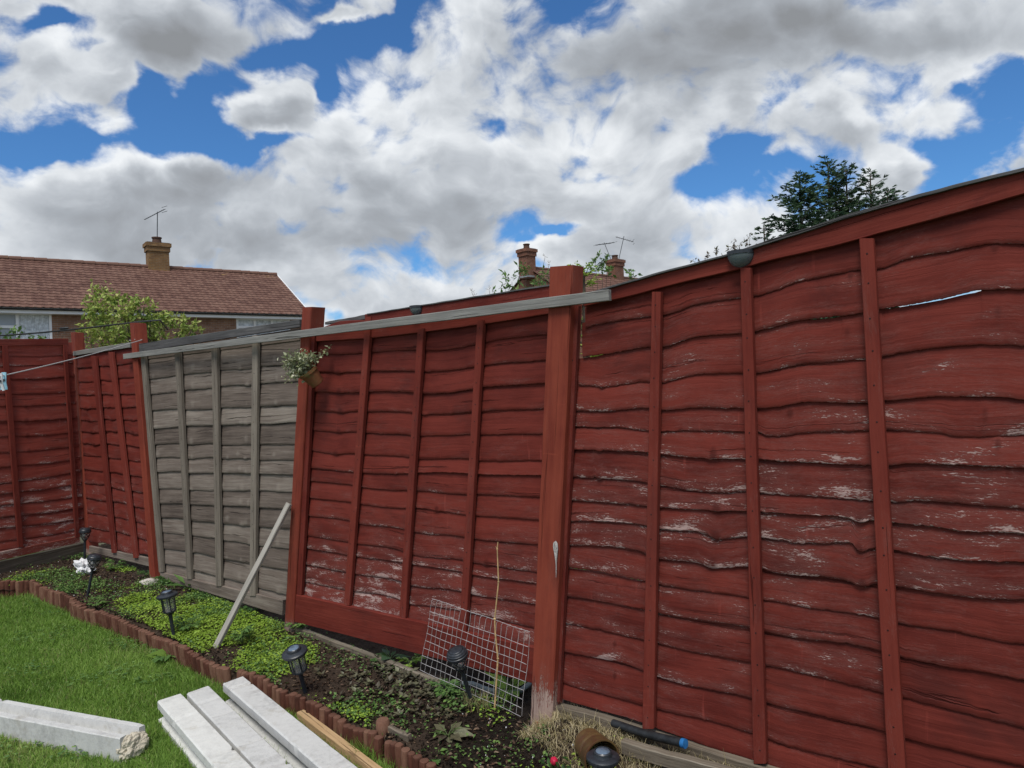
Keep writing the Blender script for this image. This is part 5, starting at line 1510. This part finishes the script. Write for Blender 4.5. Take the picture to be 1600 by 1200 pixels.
for k, tg in enumerate(targets):
    mid = mouth.lerp(tg, 0.5) + Vector((0, 0, 0.015 + 0.02*random.random()))
    pts = [mouth + Vector(rand_dirs(1)[0])*0.02, mid, tg]
    m.tube(pts, [0.0022, 0.0016, 0.0009], 4)
    long_ = k >= len(targets) - 2
    for q in range(34 if not long_ else 18):
        f = random.uniform(0.25 if not long_ else 0.2, 1.0); c = (pts[0].lerp(mid, f*2) if f < .5 else mid.lerp(tg, f*2-1))
        Ps.append(np.array(c) + rng.normal(size=3)*(0.012 if not long_ else 0.004)); d = rng.normal(size=3); Ds.append(d/np.linalg.norm(d))
m.build('stems', M_STEM, pl_)
P = np.array(Ps); n = len(P); Ln = 0.021*(0.6 + 0.7*rng.random(n))
leaves_obj('foliage', P, np.array(Ds), rand_dirs(n, .8), Ln, Ln*0.7, M_SAGE, pl_)

# ------------------------------------------------------------------ wire mesh, cane, hose, cord
BL, BR = P_DE.F(657, 1046, 0.085), P_DE.F(815, 1119, 0.085)
TL = P_DE.F(676, 935, 0.075); TR = P_DE.F(829, 987, 0.075)
m = MB()
NV, NH = 19, 9
def S(u, v): return BL.lerp(BR, u).lerp(TL.lerp(TR, u), v)
for k in range(NV + 1):
    u = k/NV
    pts = [S(u, v/8*0.97) + FN*0.004*math.sin(k*1.3 + v) for v in range(9)]
    if k < NV: pts += [S(u + 0.15/NV, 0.99), S(u + 0.5/NV, 1.0)]
    m.tube(pts, 0.00105, 5)
for k in range(NH + 1):
    v = k/NH*0.93 if k < NH else 1.0
    m.tube([S(u/12, v) + FN*(0.0035 + 0.003*math.sin(u*1.1 + k)) for u in range(13)], 0.00105, 5)
tag(m.build('wire_mesh_panel', M_WIRE), 'sheet of galvanised wire mesh leaning on the middle red panel', 'wire mesh')
m = MB(); a = P_DE.F(773, 1106, 0.12); tp = P_DE.F(778, 847, 0.10)
cp_ = [a]
for (x, y) in [(776, 1060), (778, 1029), (774, 990), (773, 967), (779, 909), (777, 858)]:
    f = (1106 - y)/259; c = a.lerp(tp, f); cp_.append(at(x, y, c.y))
cp_.append(tp)
m.tube(cp_, [0.0042, 0.004, 0.0040, 0.0036, 0.0034, 0.003, 0.0026, 0.0022], 7)
for c, r in ((cp_[2], 0.0056), (cp_[4], 0.0062), (cp_[5], 0.0046), (cp_[6], 0.0042)): m.lathe(c - UP*0.004, UP, [(r*0.6, 0), (r, 0.003), (r, 0.005), (r*0.6, 0.008)], 8)
m.tube([cp_[6], cp_[6] + Vector((-0.006, 0, 0.012))], [0.002, 0.001], 5)
tag(m.build('dry_cane', M_CANE, None, smooth='auto'), 'dry knotty cane standing upright in front of the wire mesh', 'cane')
m = MB(); hp = [(722, 1068), (738, 1068), (755, 1075), (775, 1081), (798, 1083), (815, 1078), (828, 1068)]
m.tube([G(x, y, 0.014) for x, y in hp], 0.011, 10); tag(m.build('garden_hose', M_HOSE, None, smooth='auto'), 'short length of grey hose lying behind the wire mesh', 'hose')
m = MB(); ca = P_DE.F(869, 850, 0.074)
loop = [Vector((0, 0, 0.012)), Vector((.006, 0, .004)), Vector((.008, 0, -.015)), Vector((.004, 0, -.04)), Vector((0.0, 0, -.075)), Vector((-.003, 0, -.11)), Vector((-.004, 0, -.135))]
for sh in (0, 1, 2): m.tube([ca + FU*(v.x*(1 - sh*0.9)) + UP*(v.z*(1 - 0.12*sh)) + FN*(0.004 + 0.002*sh) for v in loop], [0.003, 0.0034, 0.0036, 0.003, 0.0022, 0.0015, 0.0008], 6)
tag(m.build('string_loop', M_CORD, None, smooth='auto'), 'frayed pale string hooked on the thick red post edge', 'string')

# fallen pot, pipe, shard, stone, paper
m = MB(); c = G(918, 1160, 0.075); axd = (G(955, 1215, 0.07) - c); axd.z = 0.012; axd.normalize(); axd = (axd + Vector((0.18, -0.40, 0))).normalized()
R0 = 0.066
m.lathe(c, axd, [(0.0001, 0), (R0*0.80, 0), (R0*0.84, 0.005), (R0*0.90, 0.06), (R0*0.90, 0.064), (R0*0.93, 0.067), (R0*0.92, 0.072), (R0*0.95, 0.075), (R0*0.94, 0.081), (R0*0.97, 0.084), (R0*1.0, 0.125), (R0*1.03, 0.128), (R0*1.03, 0.135), (R0*0.95, 0.135), (R0*0.86, 0.01), (0.0001, 0.008)], 40)
pot = m.build('brown_pot', M_BRONZE, None, smooth='auto'); tag(pot, 'ribbed brown pot fallen on its side behind the nearest solar light', 'plant pot')
m = MB(); a = P_DE.F(958, 1130, 0.050); b_ = P_DE.F(1066, 1161, 0.085)
a2 = a.lerp(b_, 0.5) - UP*0.006
m.tube([a, a2, b_], 0.0155, 12); pp = m.build('pipe', M_PIPE, None, smooth='auto'); tag(pp, 'black pipe with a blue end lying under the near panel', 'pipe')
m = MB(); d = (b_ - a2).normalized(); m.tube([b_ - d*0.001, b_ + d*0.014], 0.0165, 12); m.build('blue_cap', M_BLUE, pp, smooth='auto')
m = MB(); c = G(848, 1133, 0.004); m.lathe(c, (0.1, -0.2, 1), [(0.0001, 0), (0.030, 0), (0.033, 0.004), (0.030, 0.010), (0.0001, 0.013)], 9)
m.v = [tuple(Vector(v) + noise.noise_vector(Vector(v)*40)*0.006) for v in m.v]
tag(m.build('terracotta_shard', M_SHARD), 'reddish clay shard at the foot of the thick post', 'shard')
def rock(c, rx, ry, rz, label, mat=M_STONE, sd=0):
    bm = bmesh.new(); bmesh.ops.create_icosphere(bm, subdivisions=3, radius=1.0)
    m = MB()
    for v in bm.verts:
        p = v.co; k = 1 + 0.35*noise.noise(p*1.3 + Vector((sd, 0, 0))) + 0.1*noise.noise(p*4)
        m.v.append((c.x + p.x*rx*k, c.y + p.y*ry*k, c.z + p.z*rz*k))
    m.f = [tuple(v.index for v in f.verts) for f in bm.faces]; bm.free()
    tag(m.build('garden_stone', mat), label, 'stone')
rock(G(234, 910, 0.01), 0.07, 0.05, 0.03, 'pale flat stone at the foot of the red post left of the grey panel')
m = MB(); bmx = bmesh.new(); bmesh.ops.create_icosphere(bmx, subdivisions=4, radius=1.0); c = G(133, 886, 0.045)
for v in bmx.verts:
    p = v.co; k = 1 + 0.9*noise.noise(p*2.2 + Vector((4, 4, 4))) + 0.35*noise.noise(p*6); m.v.append((c.x + p.x*0.062*k, c.y + p.y*0.05*k, c.z + p.z*0.055*k))
m.f = [tuple(v.index for v in f.verts) for f in bmx.faces]; bmx.free()
tag(m.build('crumpled_paper', M_PAPER), 'crumpled scrap of white paper in the far corner of the bed', 'paper')

# ------------------------------------------------------------------ clothes line with pegs, black cable
a = at(222, 531, P_C.F(206, 530, 0.06).y); b_ = at(0, 582, 3.2); c = b_ + (b_ - a)*0.55
m = MB(); pts = []
for k in range(25):
    t = k/24*1.5; p = a + (b_ - a)*t; p.z -= 0.02*math.sin(min(1, t/1.5)*math.pi); pts.append(p)
m.tube(pts, 0.0028, 6)
pk = P_C.F(206, 531, 0.06)
m.tube([a, pk + P_C.u*0.05, pk + P_C.u*0.05 - P_C.n*0.1, pk - P_C.u*0.05 - P_C.n*0.1, pk - P_C.u*0.05, a], 0.0028, 5)
ln = tag(m.build('clothes_line', M_CORD, None, smooth='auto'), 'pale clothes line tied round the red post left of the grey panel', 'clothes line')
lined = (b_ - a).normalized()
def peg(px, py, label, tilt, mat):
    t = 0.0
    lo, hi = 0.0, 1.5
    for _ in range(40):
        mid = (lo+hi)/2
        if proj(a + (b_-a)*mid)[0] > px: lo = mid
        else: hi = mid
    c = a + (b_-a)*lo; c.z -= 0.02*math.sin(lo/1.5*math.pi)
    dn = (-UP + lined*tilt).normalized()
    e = empty('clothes_peg', c, label, 'clothes peg')
    for sg in (-1, 1):
        x = Vector((1, 0.2, 0)).normalized()
        m = MB(); m.bar(c - dn*0.014 + x*sg*0.0045, c + dn*0.035 + x*sg*0.004, 0.006, 0.010, x); m.bar(c + dn*0.033 + x*sg*0.004, c + dn*0.066 + x*sg*0.010, 0.006, 0.010, x)
        m.build('jaw', mat, e)
    m = MB(); m.lathe(c + dn*0.022 - lined*0.007, lined, [(0.006, 0), (0.006, 0.014)], 10); m.build('spring', M_ALU, e)
peg(6, 580, 'pale blue clothes peg on the line at the left edge, the right one of two', 0.10, M_PEGB)
peg(0, 582, 'white clothes peg on the line at the left edge, the left one of two', -0.05, M_PAPER)
m = MB(); a = at(-120, 530, 7.4); b_ = at(215, 503, 7.0); pts = []
for k in range(15):
    t = k/14; p = a.lerp(b_, t); p.z -= 0.03*math.sin(t*math.pi); pts.append(p)
pts += [at(250, 500, 7.6), at(262, 515, 8.2)]
m.tube(pts, 0.008, 6); m.lathe(at(100, 513, 7.15), Vector((1, 0, 0.05)), [(0.004, -0.05), (0.014, -0.03), (0.014, 0.03), (0.004, 0.05)], 8)
tag(m.build('black_cable', M_CABLE, None, smooth='auto'), 'black cable strung behind the left fence top into the bush', 'cable')

# ------------------------------------------------------------------ grass, ground cover, weeds
def box_hits(px_poly):                       # footprint of the concrete posts, in plan
    return px_poly
def point_in(poly, x, y):
    c = False; j = len(poly) - 1
    for i in range(len(poly)):
        xi, yi = poly[i]; xj, yj = poly[j]
        if (yi > y) != (yj > y) and x < (xj-xi)*(y-yi)/(yj-yi) + xi: c = not c
        j = i
    return c
foot = []
for ob in sc.objects:
    if ob.name.startswith('concrete_post'):
        vs = [Vector(v.co) for v in ob.data.vertices]; d = (vs[-1] - vs[0]); d.z = 0; L = d.length; d.normalize(); x = Vector((-d.y, d.x, 0))
        s = [v.dot(d) for v in vs]; q = [v.dot(x) for v in vs]
        foot.append([tuple((d*a_ + x*b_)[:2]) for a_, b_ in ((min(s), min(q)), (max(s), min(q)), (max(s), max(q)), (min(s), max(q)))])
def blades(name, pts, ln, lean, wd, rnd, mat, curve=0.6):
    n = len(pts); P = np.array(pts)
    az = rng.random(n)*2*np.pi; L = ln; A = np.stack([np.cos(az), np.sin(az), np.zeros(n)], 1); Sd = np.stack([-np.sin(az), np.cos(az), np.zeros(n)], 1)
    turn = rng.random(n)*np.pi; Sd = Sd*np.cos(turn)[:, None]*1.0 + A*np.sin(turn)[:, None]
    up = np.array([0, 0, 1.0])
    ln_ = lean[:, None]; Lc = L[:, None]; W = wd[:, None]
    b = P; m1 = P + up*Lc*0.5*np.cos(ln_*0.5) + A*Lc*0.5*np.sin(ln_*0.5); tp = m1 + up*Lc*0.5*np.cos(ln_*1.6) + A*Lc*0.5*np.sin(ln_*1.6)
    V = np.stack([b - Sd*W*0.5, b + Sd*W*0.5, m1 + Sd*W*0.42, m1 - Sd*W*0.42, tp], 1).reshape(-1, 3)
    k = np.arange(n)[:, None]*5
    F = np.concatenate([k + np.array([[0, 1, 2]]), k + np.array([[0, 2, 3]]), k + np.array([[3, 2, 4]])], 0)
    return np_mesh(name, V, F, mat, {'rnd': np.repeat(rnd, 5)})
pts, lens, leans, rn = [], [], [], []
rr = random.Random(3)
tries = 0
while len(pts) < 105000 and tries < 900000:
    tries += 1
    # denser towards the camera
    y = 1.9 + 4.2*rr.random()**1.25; x = rr.uniform(-0.78*y - 0.5, 0.4)
    d_ = in_bed(x, y) if (x > -5.2) else -1
    if d_ > -0.02: continue
    if any(point_in(f, x, y) for f in foot): continue
    q = proj((x, y, LAWN_Z))
    if q[0] < -60 or q[1] > 1290: continue
    patch = noise.noise(Vector((x*2.1, y*2.1, 7))); p2 = noise.noise(Vector((x*7, y*7, 2)))
    edge = max(0, 1 + d_/0.12)
    hgt = 0.034 + 0.014*patch + 0.010*p2 + 0.035*edge*rr.random() + rr.uniform(-.008, .014)
    if q[1] > 1140 and q[0] < 330: hgt *= 1.0
    pts.append((x, y, LAWN_Z + 0.012*noise.noise(Vector((x*1.3, y*1.3, 0))) - 0.003)); lens.append(hgt); leans.append(rr.uniform(0.1, 1.05)); 
    dead = 0.12*max(0, 1 - math.hypot((q[0]-215)/70, (q[1]-1015)/22)) if False else 0
    r0 = 0.42 + 0.28*patch + 0.12*p2 + rr.uniform(-.28, .28)
    if q[1] > 1150 and q[0] < 130: r0 += 0.22
    thatch = max(0, 1 - math.hypot((q[0]-225)/75, (q[1]-1018)/20)) + max(0, 1 - math.hypot((q[0]-40)/120, (q[1]-1180)/40)) + 0.35*max(0, noise.noise(Vector((x*3.4, y*3.4, 31))))
    if rr.random() < 0.045 + 0.40*thatch: r0 = rr.uniform(0.85, 1.0)
    rn.append(min(1, max(0, r0)))
n = len(pts)
tag(blades('lawn_grass', pts, np.array(lens)*1.3, np.array(leans), 0.0026 + 0.0020*rng.random(n), np.array(rn), M_GRASS), 'mown green grass of the lawn', 'grass', None, 'stuff')

# clover and other small weeds in the lawn
LP = []
for (px, py, r, k) in [(70,1000,.22,60),(150,1070,.16,40),(215,1010,.2,60),(110,960,.2,50),(40,1055,.18,40),(190,1055,.12,30),(15,1175,.25,70),(120,1185,.12,30),(240,1070,.12,30),(60,945,.2,40)]:
    c = G(px, py, LAWN_Z)
    for _ in range(k):
        a_ = rr.random()*6.28; q = rr.random()**0.6*r; LP.append((c.x + math.cos(a_)*q, c.y + math.sin(a_)*q*0.7, LAWN_Z + 0.03 + 0.02*rr.random()))
LP = [p for p in LP if in_bed(p[0], p[1]) < -0.03 and not any(point_in(f, p[0], p[1]) for f in foot)]
P3 = np.repeat(np.array(LP), 3, axis=0); n = len(P3); az = np.tile([0, 2.09, 4.19], len(LP)) + np.repeat(rng.random(len(LP))*6, 3)
D3 = np.stack([np.cos(az), np.sin(az), np.full(n, 0.15)], 1); D3 /= np.linalg.norm(D3, axis=1, keepdims=True); Ln = 0.013*(0.7 + 0.6*rng.random(n))
tag(leaves_obj('lawn_clover', P3, D3, rand_dirs(n, 5.0), Ln, Ln*0.9, M_MID), 'clover leaves growing among the lawn grass', 'clover', None, 'stuff')

def scatter(n, test):
    out = []
    t = 0
    while len(out) < n and t < n*60:
        t += 1
        y = rr.uniform(1.6, 7.0); x = rr.uniform(-5.2, 1.6)
        if in_bed(x, y) < 0.03 or behind(x, y) > -0.02 or behindA(x, y) > -0.01: continue
        q = proj((x, y, 0)); k = test(q[0], q[1], x, y)
        if k and rr.random() < k: out.append((x, y, soil_h(x, y)))
    return np.array(out)
def mound(x, y): return 0.5 + 0.5*noise.noise(Vector((x*4.2, y*4.2, 1)))
# lime creeping cover: spreads between the lantern light and the leaning stick and on to the red post
def f_lime(px, py, x, y):
    d = math.hypot((px-335)/120, (py-975)/52); e2 = math.hypot((px-425)/75, (py-1020)/45); e3 = math.hypot((px-230)/90, (py-950)/30)
    k = max(0, 1.25 - d, 1.15 - e2, 0.9 - e3)
    n_ = noise.noise(Vector((x*3.3, y*3.3, 5)))
    return min(1, max(0, k*1.6 + n_*0.9 - 0.15))
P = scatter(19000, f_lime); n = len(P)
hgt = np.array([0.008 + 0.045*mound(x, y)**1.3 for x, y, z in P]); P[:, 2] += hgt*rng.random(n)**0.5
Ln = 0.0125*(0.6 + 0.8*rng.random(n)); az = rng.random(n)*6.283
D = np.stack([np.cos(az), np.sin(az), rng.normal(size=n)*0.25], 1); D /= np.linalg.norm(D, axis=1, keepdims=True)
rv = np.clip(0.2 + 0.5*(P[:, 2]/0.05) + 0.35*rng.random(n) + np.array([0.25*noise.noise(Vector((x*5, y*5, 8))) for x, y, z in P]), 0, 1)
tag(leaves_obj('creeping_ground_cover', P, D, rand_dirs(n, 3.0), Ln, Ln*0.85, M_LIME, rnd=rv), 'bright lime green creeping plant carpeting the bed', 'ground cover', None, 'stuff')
# mid green mixed weeds, thin everywhere in the far half
def f_weed(px, py, x, y):
    n_ = noise.noise(Vector((x*2.7, y*2.7, 15)))
    if px < 480: k = 0.10 + n_*1.1
    elif px < 640: k = 0.10 + n_*0.55
    elif px < 860: k = 0.04 + n_*0.30 + (0.45 if py < 1112 and px > 690 and behind(x, y) > -0.45 else 0)
    else: k = -1
    return min(1, max(0, k))
P = scatter(13000, f_weed); n = len(P)
P[:, 2] += 0.004 + 0.04*rng.random(n)**1.6; Ln = 0.016*(0.5 + 0.9*rng.random(n)); az = rng.random(n)*6.283
D = np.stack([np.cos(az), np.sin(az), 0.2 + rng.normal(size=n)*0.35], 1); D /= np.linalg.norm(D, axis=1, keepdims=True)
tag(leaves_obj('small_weeds', P, D, rand_dirs(n, 2.2), Ln, Ln*0.6, M_MID), 'small green weeds and clover scattered over the bed', 'weeds', None, 'stuff')
# purple-green bugle in the middle of the bed
def f_bugle(px, py, x, y):
    d = math.hypot((px-650)/115, (py-1065)/55); n_ = noise.noise(Vector((x*4.0, y*4.0, 25)))
    return min(1, max(0, 1.15 - d + n_*0.9)) if px < 800 else 0
P0 = scatter(560, f_bugle); Ps, Ds, Ls, Rs = [], [], [], []
for (x, y, z) in P0:
    k = rr.randint(5, 9); s = rr.uniform(0.6, 1.25); br = rr.random()
    for j in range(k):
        a_ = j*2.4 + rr.random(); el = rr.uniform(0.15, 0.8)
        Ps.append((x, y, z + 0.004 + 0.018*s*(j/k))); Ds.append((math.cos(a_)*math.cos(el), math.sin(a_)*math.cos(el), math.sin(el))); Ls.append(0.029*s*rr.uniform(.7, 1.2)); Rs.append(min(1, max(0, br*0.6 + rr.random()*0.4)))
P = np.array(Ps); Ln = np.array(Ls)
tag(leaves_obj('bugle_ground_cover', P, np.array(Ds), rand_dirs(len(P), 4.0), Ln, Ln*0.62, M_BUGLE, rnd=np.array(Rs)), 'purplish dark leaved ground cover in the middle of the bed', 'ground cover', None, 'stuff')
# dead leaves and crumbs
def f_dead(px, py, x, y): return 0.75 if 440 < px < 860 else (0.45 if px <= 440 else 0.10)
P = scatter(3600, f_dead); n = len(P); P[:, 2] += 0.004 + 0.006*rng.random(n); az = rng.random(n)*6.283
D = np.stack([np.cos(az), np.sin(az), rng.normal(size=n)*0.2], 1); D /= np.linalg.norm(D, axis=1, keepdims=True); Ln = 0.020*(0.4 + rng.random(n))
tag(leaves_obj('leaf_litter', P, D, rand_dirs(n, 2.0), Ln, Ln*0.5, M_BROWNL, fold=0.5), 'brown dead leaves and scraps littering the bed', 'leaf litter', None, 'stuff')
def bits(name, P, r0, r1, mat, label, cat):
    m = MB()
    for (x, y, z) in P:
        r = rr.uniform(r0, r1); c = Vector((x, y, z + r*0.5))
        dirs = [Vector(v)*r*rr.uniform(.6, 1.2) for v in ((1, 0, 0), (-.5, .86, 0), (-.5, -.86, 0), (0, 0, 1), (0.1, 0, -1))]
        m.add([c + v for v in dirs], [(0, 1, 3), (1, 2, 3), (2, 0, 3), (1, 0, 4), (2, 1, 4), (0, 2, 4)])
    tag(m.build(name, mat), label, cat, None, 'stuff')
bits('soil_crumbs', scatter(9000, lambda px, py, x, y: 1.0 if px > 560 else 0.35), 0.003, 0.010, M_SOIL, 'crumbs of dark soil over the bed', 'soil crumbs')
bits('white_grit', scatter(230, lambda px, py, x, y: (0.7 if px > 690 else (0.45 if py < 935 else 0.12))), 0.002, 0.0065, M_PAPER, 'white specks of grit in the soil', 'grit')
# dry and green grass along the foot of the near panel
def gfoot(n):
    out = []
    while len(out) < n:
        t = rr.uniform(0.04, 1.25); d_ = rr.uniform(0.035, 0.17 + 0.15*min(1, t/0.5))
        if rr.random() > 0.55 + 0.9*noise.noise(Vector((t*7, d_*9, 0))) - max(0, d_ - 0.2)*3: continue
        p = BASES[0] + FU*t + FN*d_
        out.append((p.x, p.y, soil_h(p.x, p.y) - 0.004))
    return out
dg = gfoot(3900)
n = len(dg)
tag(blades('dry_grass', dg, 0.035 + 0.055*rng.random(n), 0.3 + 1.3*rng.random(n), 0.0016 + 0.001*rng.random(n), np.clip(0.2 + 0.8*rng.random(n), 0, 1), M_DRYG), 'straw coloured grass along the foot of the near panel', 'dry grass', None, 'stuff')
# grass tufts against the edging
def tuft(px, py, z, n_, h, label, mat=M_GRASS, r=0.05, lo=0.2, hi=0.7, wd=0.003):
    c = G(px, py, z); P = []
    for _ in range(n_): a_ = rr.random()*6.28; q = rr.random()**0.5*r; P.append((c.x + math.cos(a_)*q, c.y + math.sin(a_)*q, c.z - 0.004))
    o = blades('grass_tuft', P, h*(0.6 + 0.6*rng.random(n_)), 0.2 + 0.8*rng.random(n_), wd*(0.8 + 0.6*rng.random(n_)), np.clip(lo + (hi-lo)*rng.random(n_), 0, 1), mat)
    tag(o, label, 'grass tuft')
tuft(585, 1188, LAWN_Z, 260, 0.13, 'long dark green grass tuft between the yellow timber and edging', r=0.07, lo=0.0, hi=0.5)
tuft(632, 1206, LAWN_Z, 120, 0.10, 'smaller grass tuft at the bottom beside the edging', r=0.05, lo=0.1, hi=0.6)
tuft(888, 1128, 0.04, 200, 0.08, 'tuft of straw coloured grass beside the thick post', M_DRYG, 0.06, 0.3, 1.0)
tuft(745, 1105, 0.0, 90, 0.09, 'thin wiry grass round the leaning domed light', M_DRYG, 0.06, 0.0, 0.5)
tuft(792, 1090, 0.0, 60, 0.10, 'green grass tuft behind the wire mesh', M_GRASS, 0.05, 0.5, 0.9)

def rosette(px, py, z, n_, L, mat, label, cat='weed', el=(0.2, 0.9), wr=0.4, lobed=True, stems=True, name='broad_leaf_weed', R_=0.01):
    c = G(px, py, z); e = empty(name, c, label, cat)
    Ps, Ds, Ls, Rs = [], [], [], []; m = MB()
    for k in range(n_):
        a_ = k*2.4 + rr.random()*0.6; el_ = rr.uniform(*el); L_ = L*rr.uniform(.6, 1.15)
        dr = Vector((math.cos(a_)*math.cos(el_), math.sin(a_)*math.cos(el_), math.sin(el_)))
        tip = c + dr*L_*0.75
        m.tube([c, c.lerp(tip, .5) + UP*0.1*L_, tip], [0.0018, 0.0014, 0.0008], 4, False); br = rr.random()
        if lobed:
            for q in range(7):
                f = 0.35 + 0.65*q/6; p = c.lerp(tip, f) + UP*0.12*L_*math.sin(f*3.1)
                sg = (-1 if q % 2 else 1) if q < 6 else 0
                dd = (dr + dr.cross(UP)*sg*0.9).normalized(); dd.z = rr.uniform(-.1, .2); dd.normalize()
                Ps.append(tuple(p)); Ds.append(tuple(dd)); Ls.append(L_*0.36*rr.uniform(.8, 1.2)); Rs.append(br*.5 + .5*rr.random())
        else:
            p = c + dr*L_*0.25; d2 = Vector((dr.x, dr.y, dr.z*0.3)).normalized(); Ps.append(tuple(p)); Ds.append(tuple(d2)); Ls.append(L_*0.85); Rs.append(rr.random())
    m.build('stems', M_MIDSTEM, e)
    P = np.array(Ps); Ln = np.array(Ls)
    leaves_obj('leaves', P, np.array(Ds), rand_dirs(len(P), 5.0), Ln, Ln*wr, mat, e, fold=0.2, rnd=np.array(Rs))
    return e
M_MIDSTEM = plain('green_stem', (0.09, 0.14, 0.04), 0.6, 0.3)
rosette(258, 1034, LAWN_Z, 12, 0.15, M_MID, 'pale green lobed weed in the lawn by the edging', wr=0.6, el=(0.3, 1.0))
rosette(283, 1030, LAWN_Z, 6, 0.17, M_LIME, 'yellow green broad leaf weed touching the edging', lobed=False, wr=0.55, el=(0.3, 0.8))
rosette(297, 922, 0, 12, 0.17, M_MID, 'upright dandelion like weed at the foot of the grey panel', lobed=False, wr=0.28, el=(0.5, 1.3))
rosette(265, 912, 0, 12, 0.12, M_DARKL, 'dark green weed right of the pale flat stone', wr=0.5)
rosette(228, 900, 0, 10, 0.10, M_DARKL, 'dark green weed behind the pale flat stone', wr=0.5)
rosette(400, 955, 0, 12, 0.13, M_DARKL, 'dark leafy weed under the grey panel near the pot post', wr=0.6)
rosette(378, 1005, 0.02, 14, 0.13, M_MID, 'feathery green weed standing above the lime carpet', wr=0.35, el=(0.5, 1.3))
rosette(292, 985, 0.01, 12, 0.12, M_MID, 'mid green weed beside the upright lantern light', wr=0.4, el=(0.4, 1.2))
rosette(700, 1150, 0.0, 11, 0.105, M_BUGLE, 'large dark purplish plant in the bare soil before the domed light', lobed=False, wr=0.5, el=(0.15, 0.6), name='dark_leaf_plant')
rosette(610, 1030, 0.0, 8, 0.10, M_DARKL, 'green leaf clump among the purplish cover near the foot board', lobed=False, wr=0.6)
rosette(640, 1040, 0.0, 9, 0.09, M_LIME, 'fresh green weed left of the wire mesh', wr=0.6)
rosette(700, 1085, 0.0, 12, 0.10, M_MID, 'bright green weed below the wire mesh', wr=0.6)
rosette(800, 1085, 0.0, 7, 0.15, M_LIME, 'tall broad leaf weed behind the wire mesh', lobed=False, wr=0.35, el=(0.8, 1.4))
rosette(668, 1200, LAWN_Z + 0.04, 9, 0.11, M_MID, 'bright green weed at the bottom in front of the log edging', wr=0.7)
rosette(1010, 1196, 0.0, 14, 0.12, M_MID, 'green nettle like weed right of the nearest solar light', wr=0.7, el=(0.5, 1.3))
rosette(150, 948, 0.0, 9, 0.10, M_MID, 'small weed beside the edging near the paper scrap', wr=0.5)
rosette(330, 925, 0, 8, 0.11, M_MID, 'slender weed at the middle of the grey panel foot', wr=0.3, el=(0.9, 1.4))
rosette(180, 890, 0, 10, 0.11, M_MID, 'green weed at the foot of the narrow red panel', wr=0.45, el=(0.4, 1.2))
rosette(470, 985, 0, 12, 0.11, M_MID, 'leafy weed at the foot of the pot post', wr=0.5, el=(0.4, 1.2))
# rose bud at the very bottom
c = G(868, 1222, 0.0); hd = at(865, 1193, c.y - 0.02)
e = empty('rose_plant', c, 'small rose with one crimson bud in the bare soil', 'rose')
m = MB(); m.tube([c, c.lerp(hd, .5) + Vector((.006, 0, 0)), hd], [0.003, 0.0026, 0.002], 6); m.build('stem', M_MIDSTEM, e)
m = MB(); m.lathe(hd - UP*0.004, Vector((0.1, -0.2, 1)), [(0.003, 0), (0.011, 0.005), (0.014, 0.014), (0.0115, 0.023), (0.006, 0.027), (0.0001, 0.022)], 12)
m.v = [tuple(Vector(v) + noise.noise_vector(Vector(v)*90)*0.003) for v in m.v]; m.build('bud', M_REDP, e, smooth=True)
Ps, Ds = [], []
for k in range(26): Ps.append(np.array(hd) + rng.normal(size=3)*np.array([.026, .02, .010]) - np.array([0, 0, .014])); Ds.append(rand_dirs(1, 0.2)[0])
leaves_obj('leaves', np.array(Ps), np.array(Ds), rand_dirs(26, 2.5), np.full(26, 0.026), np.full(26, 0.017), M_DARKL, e)
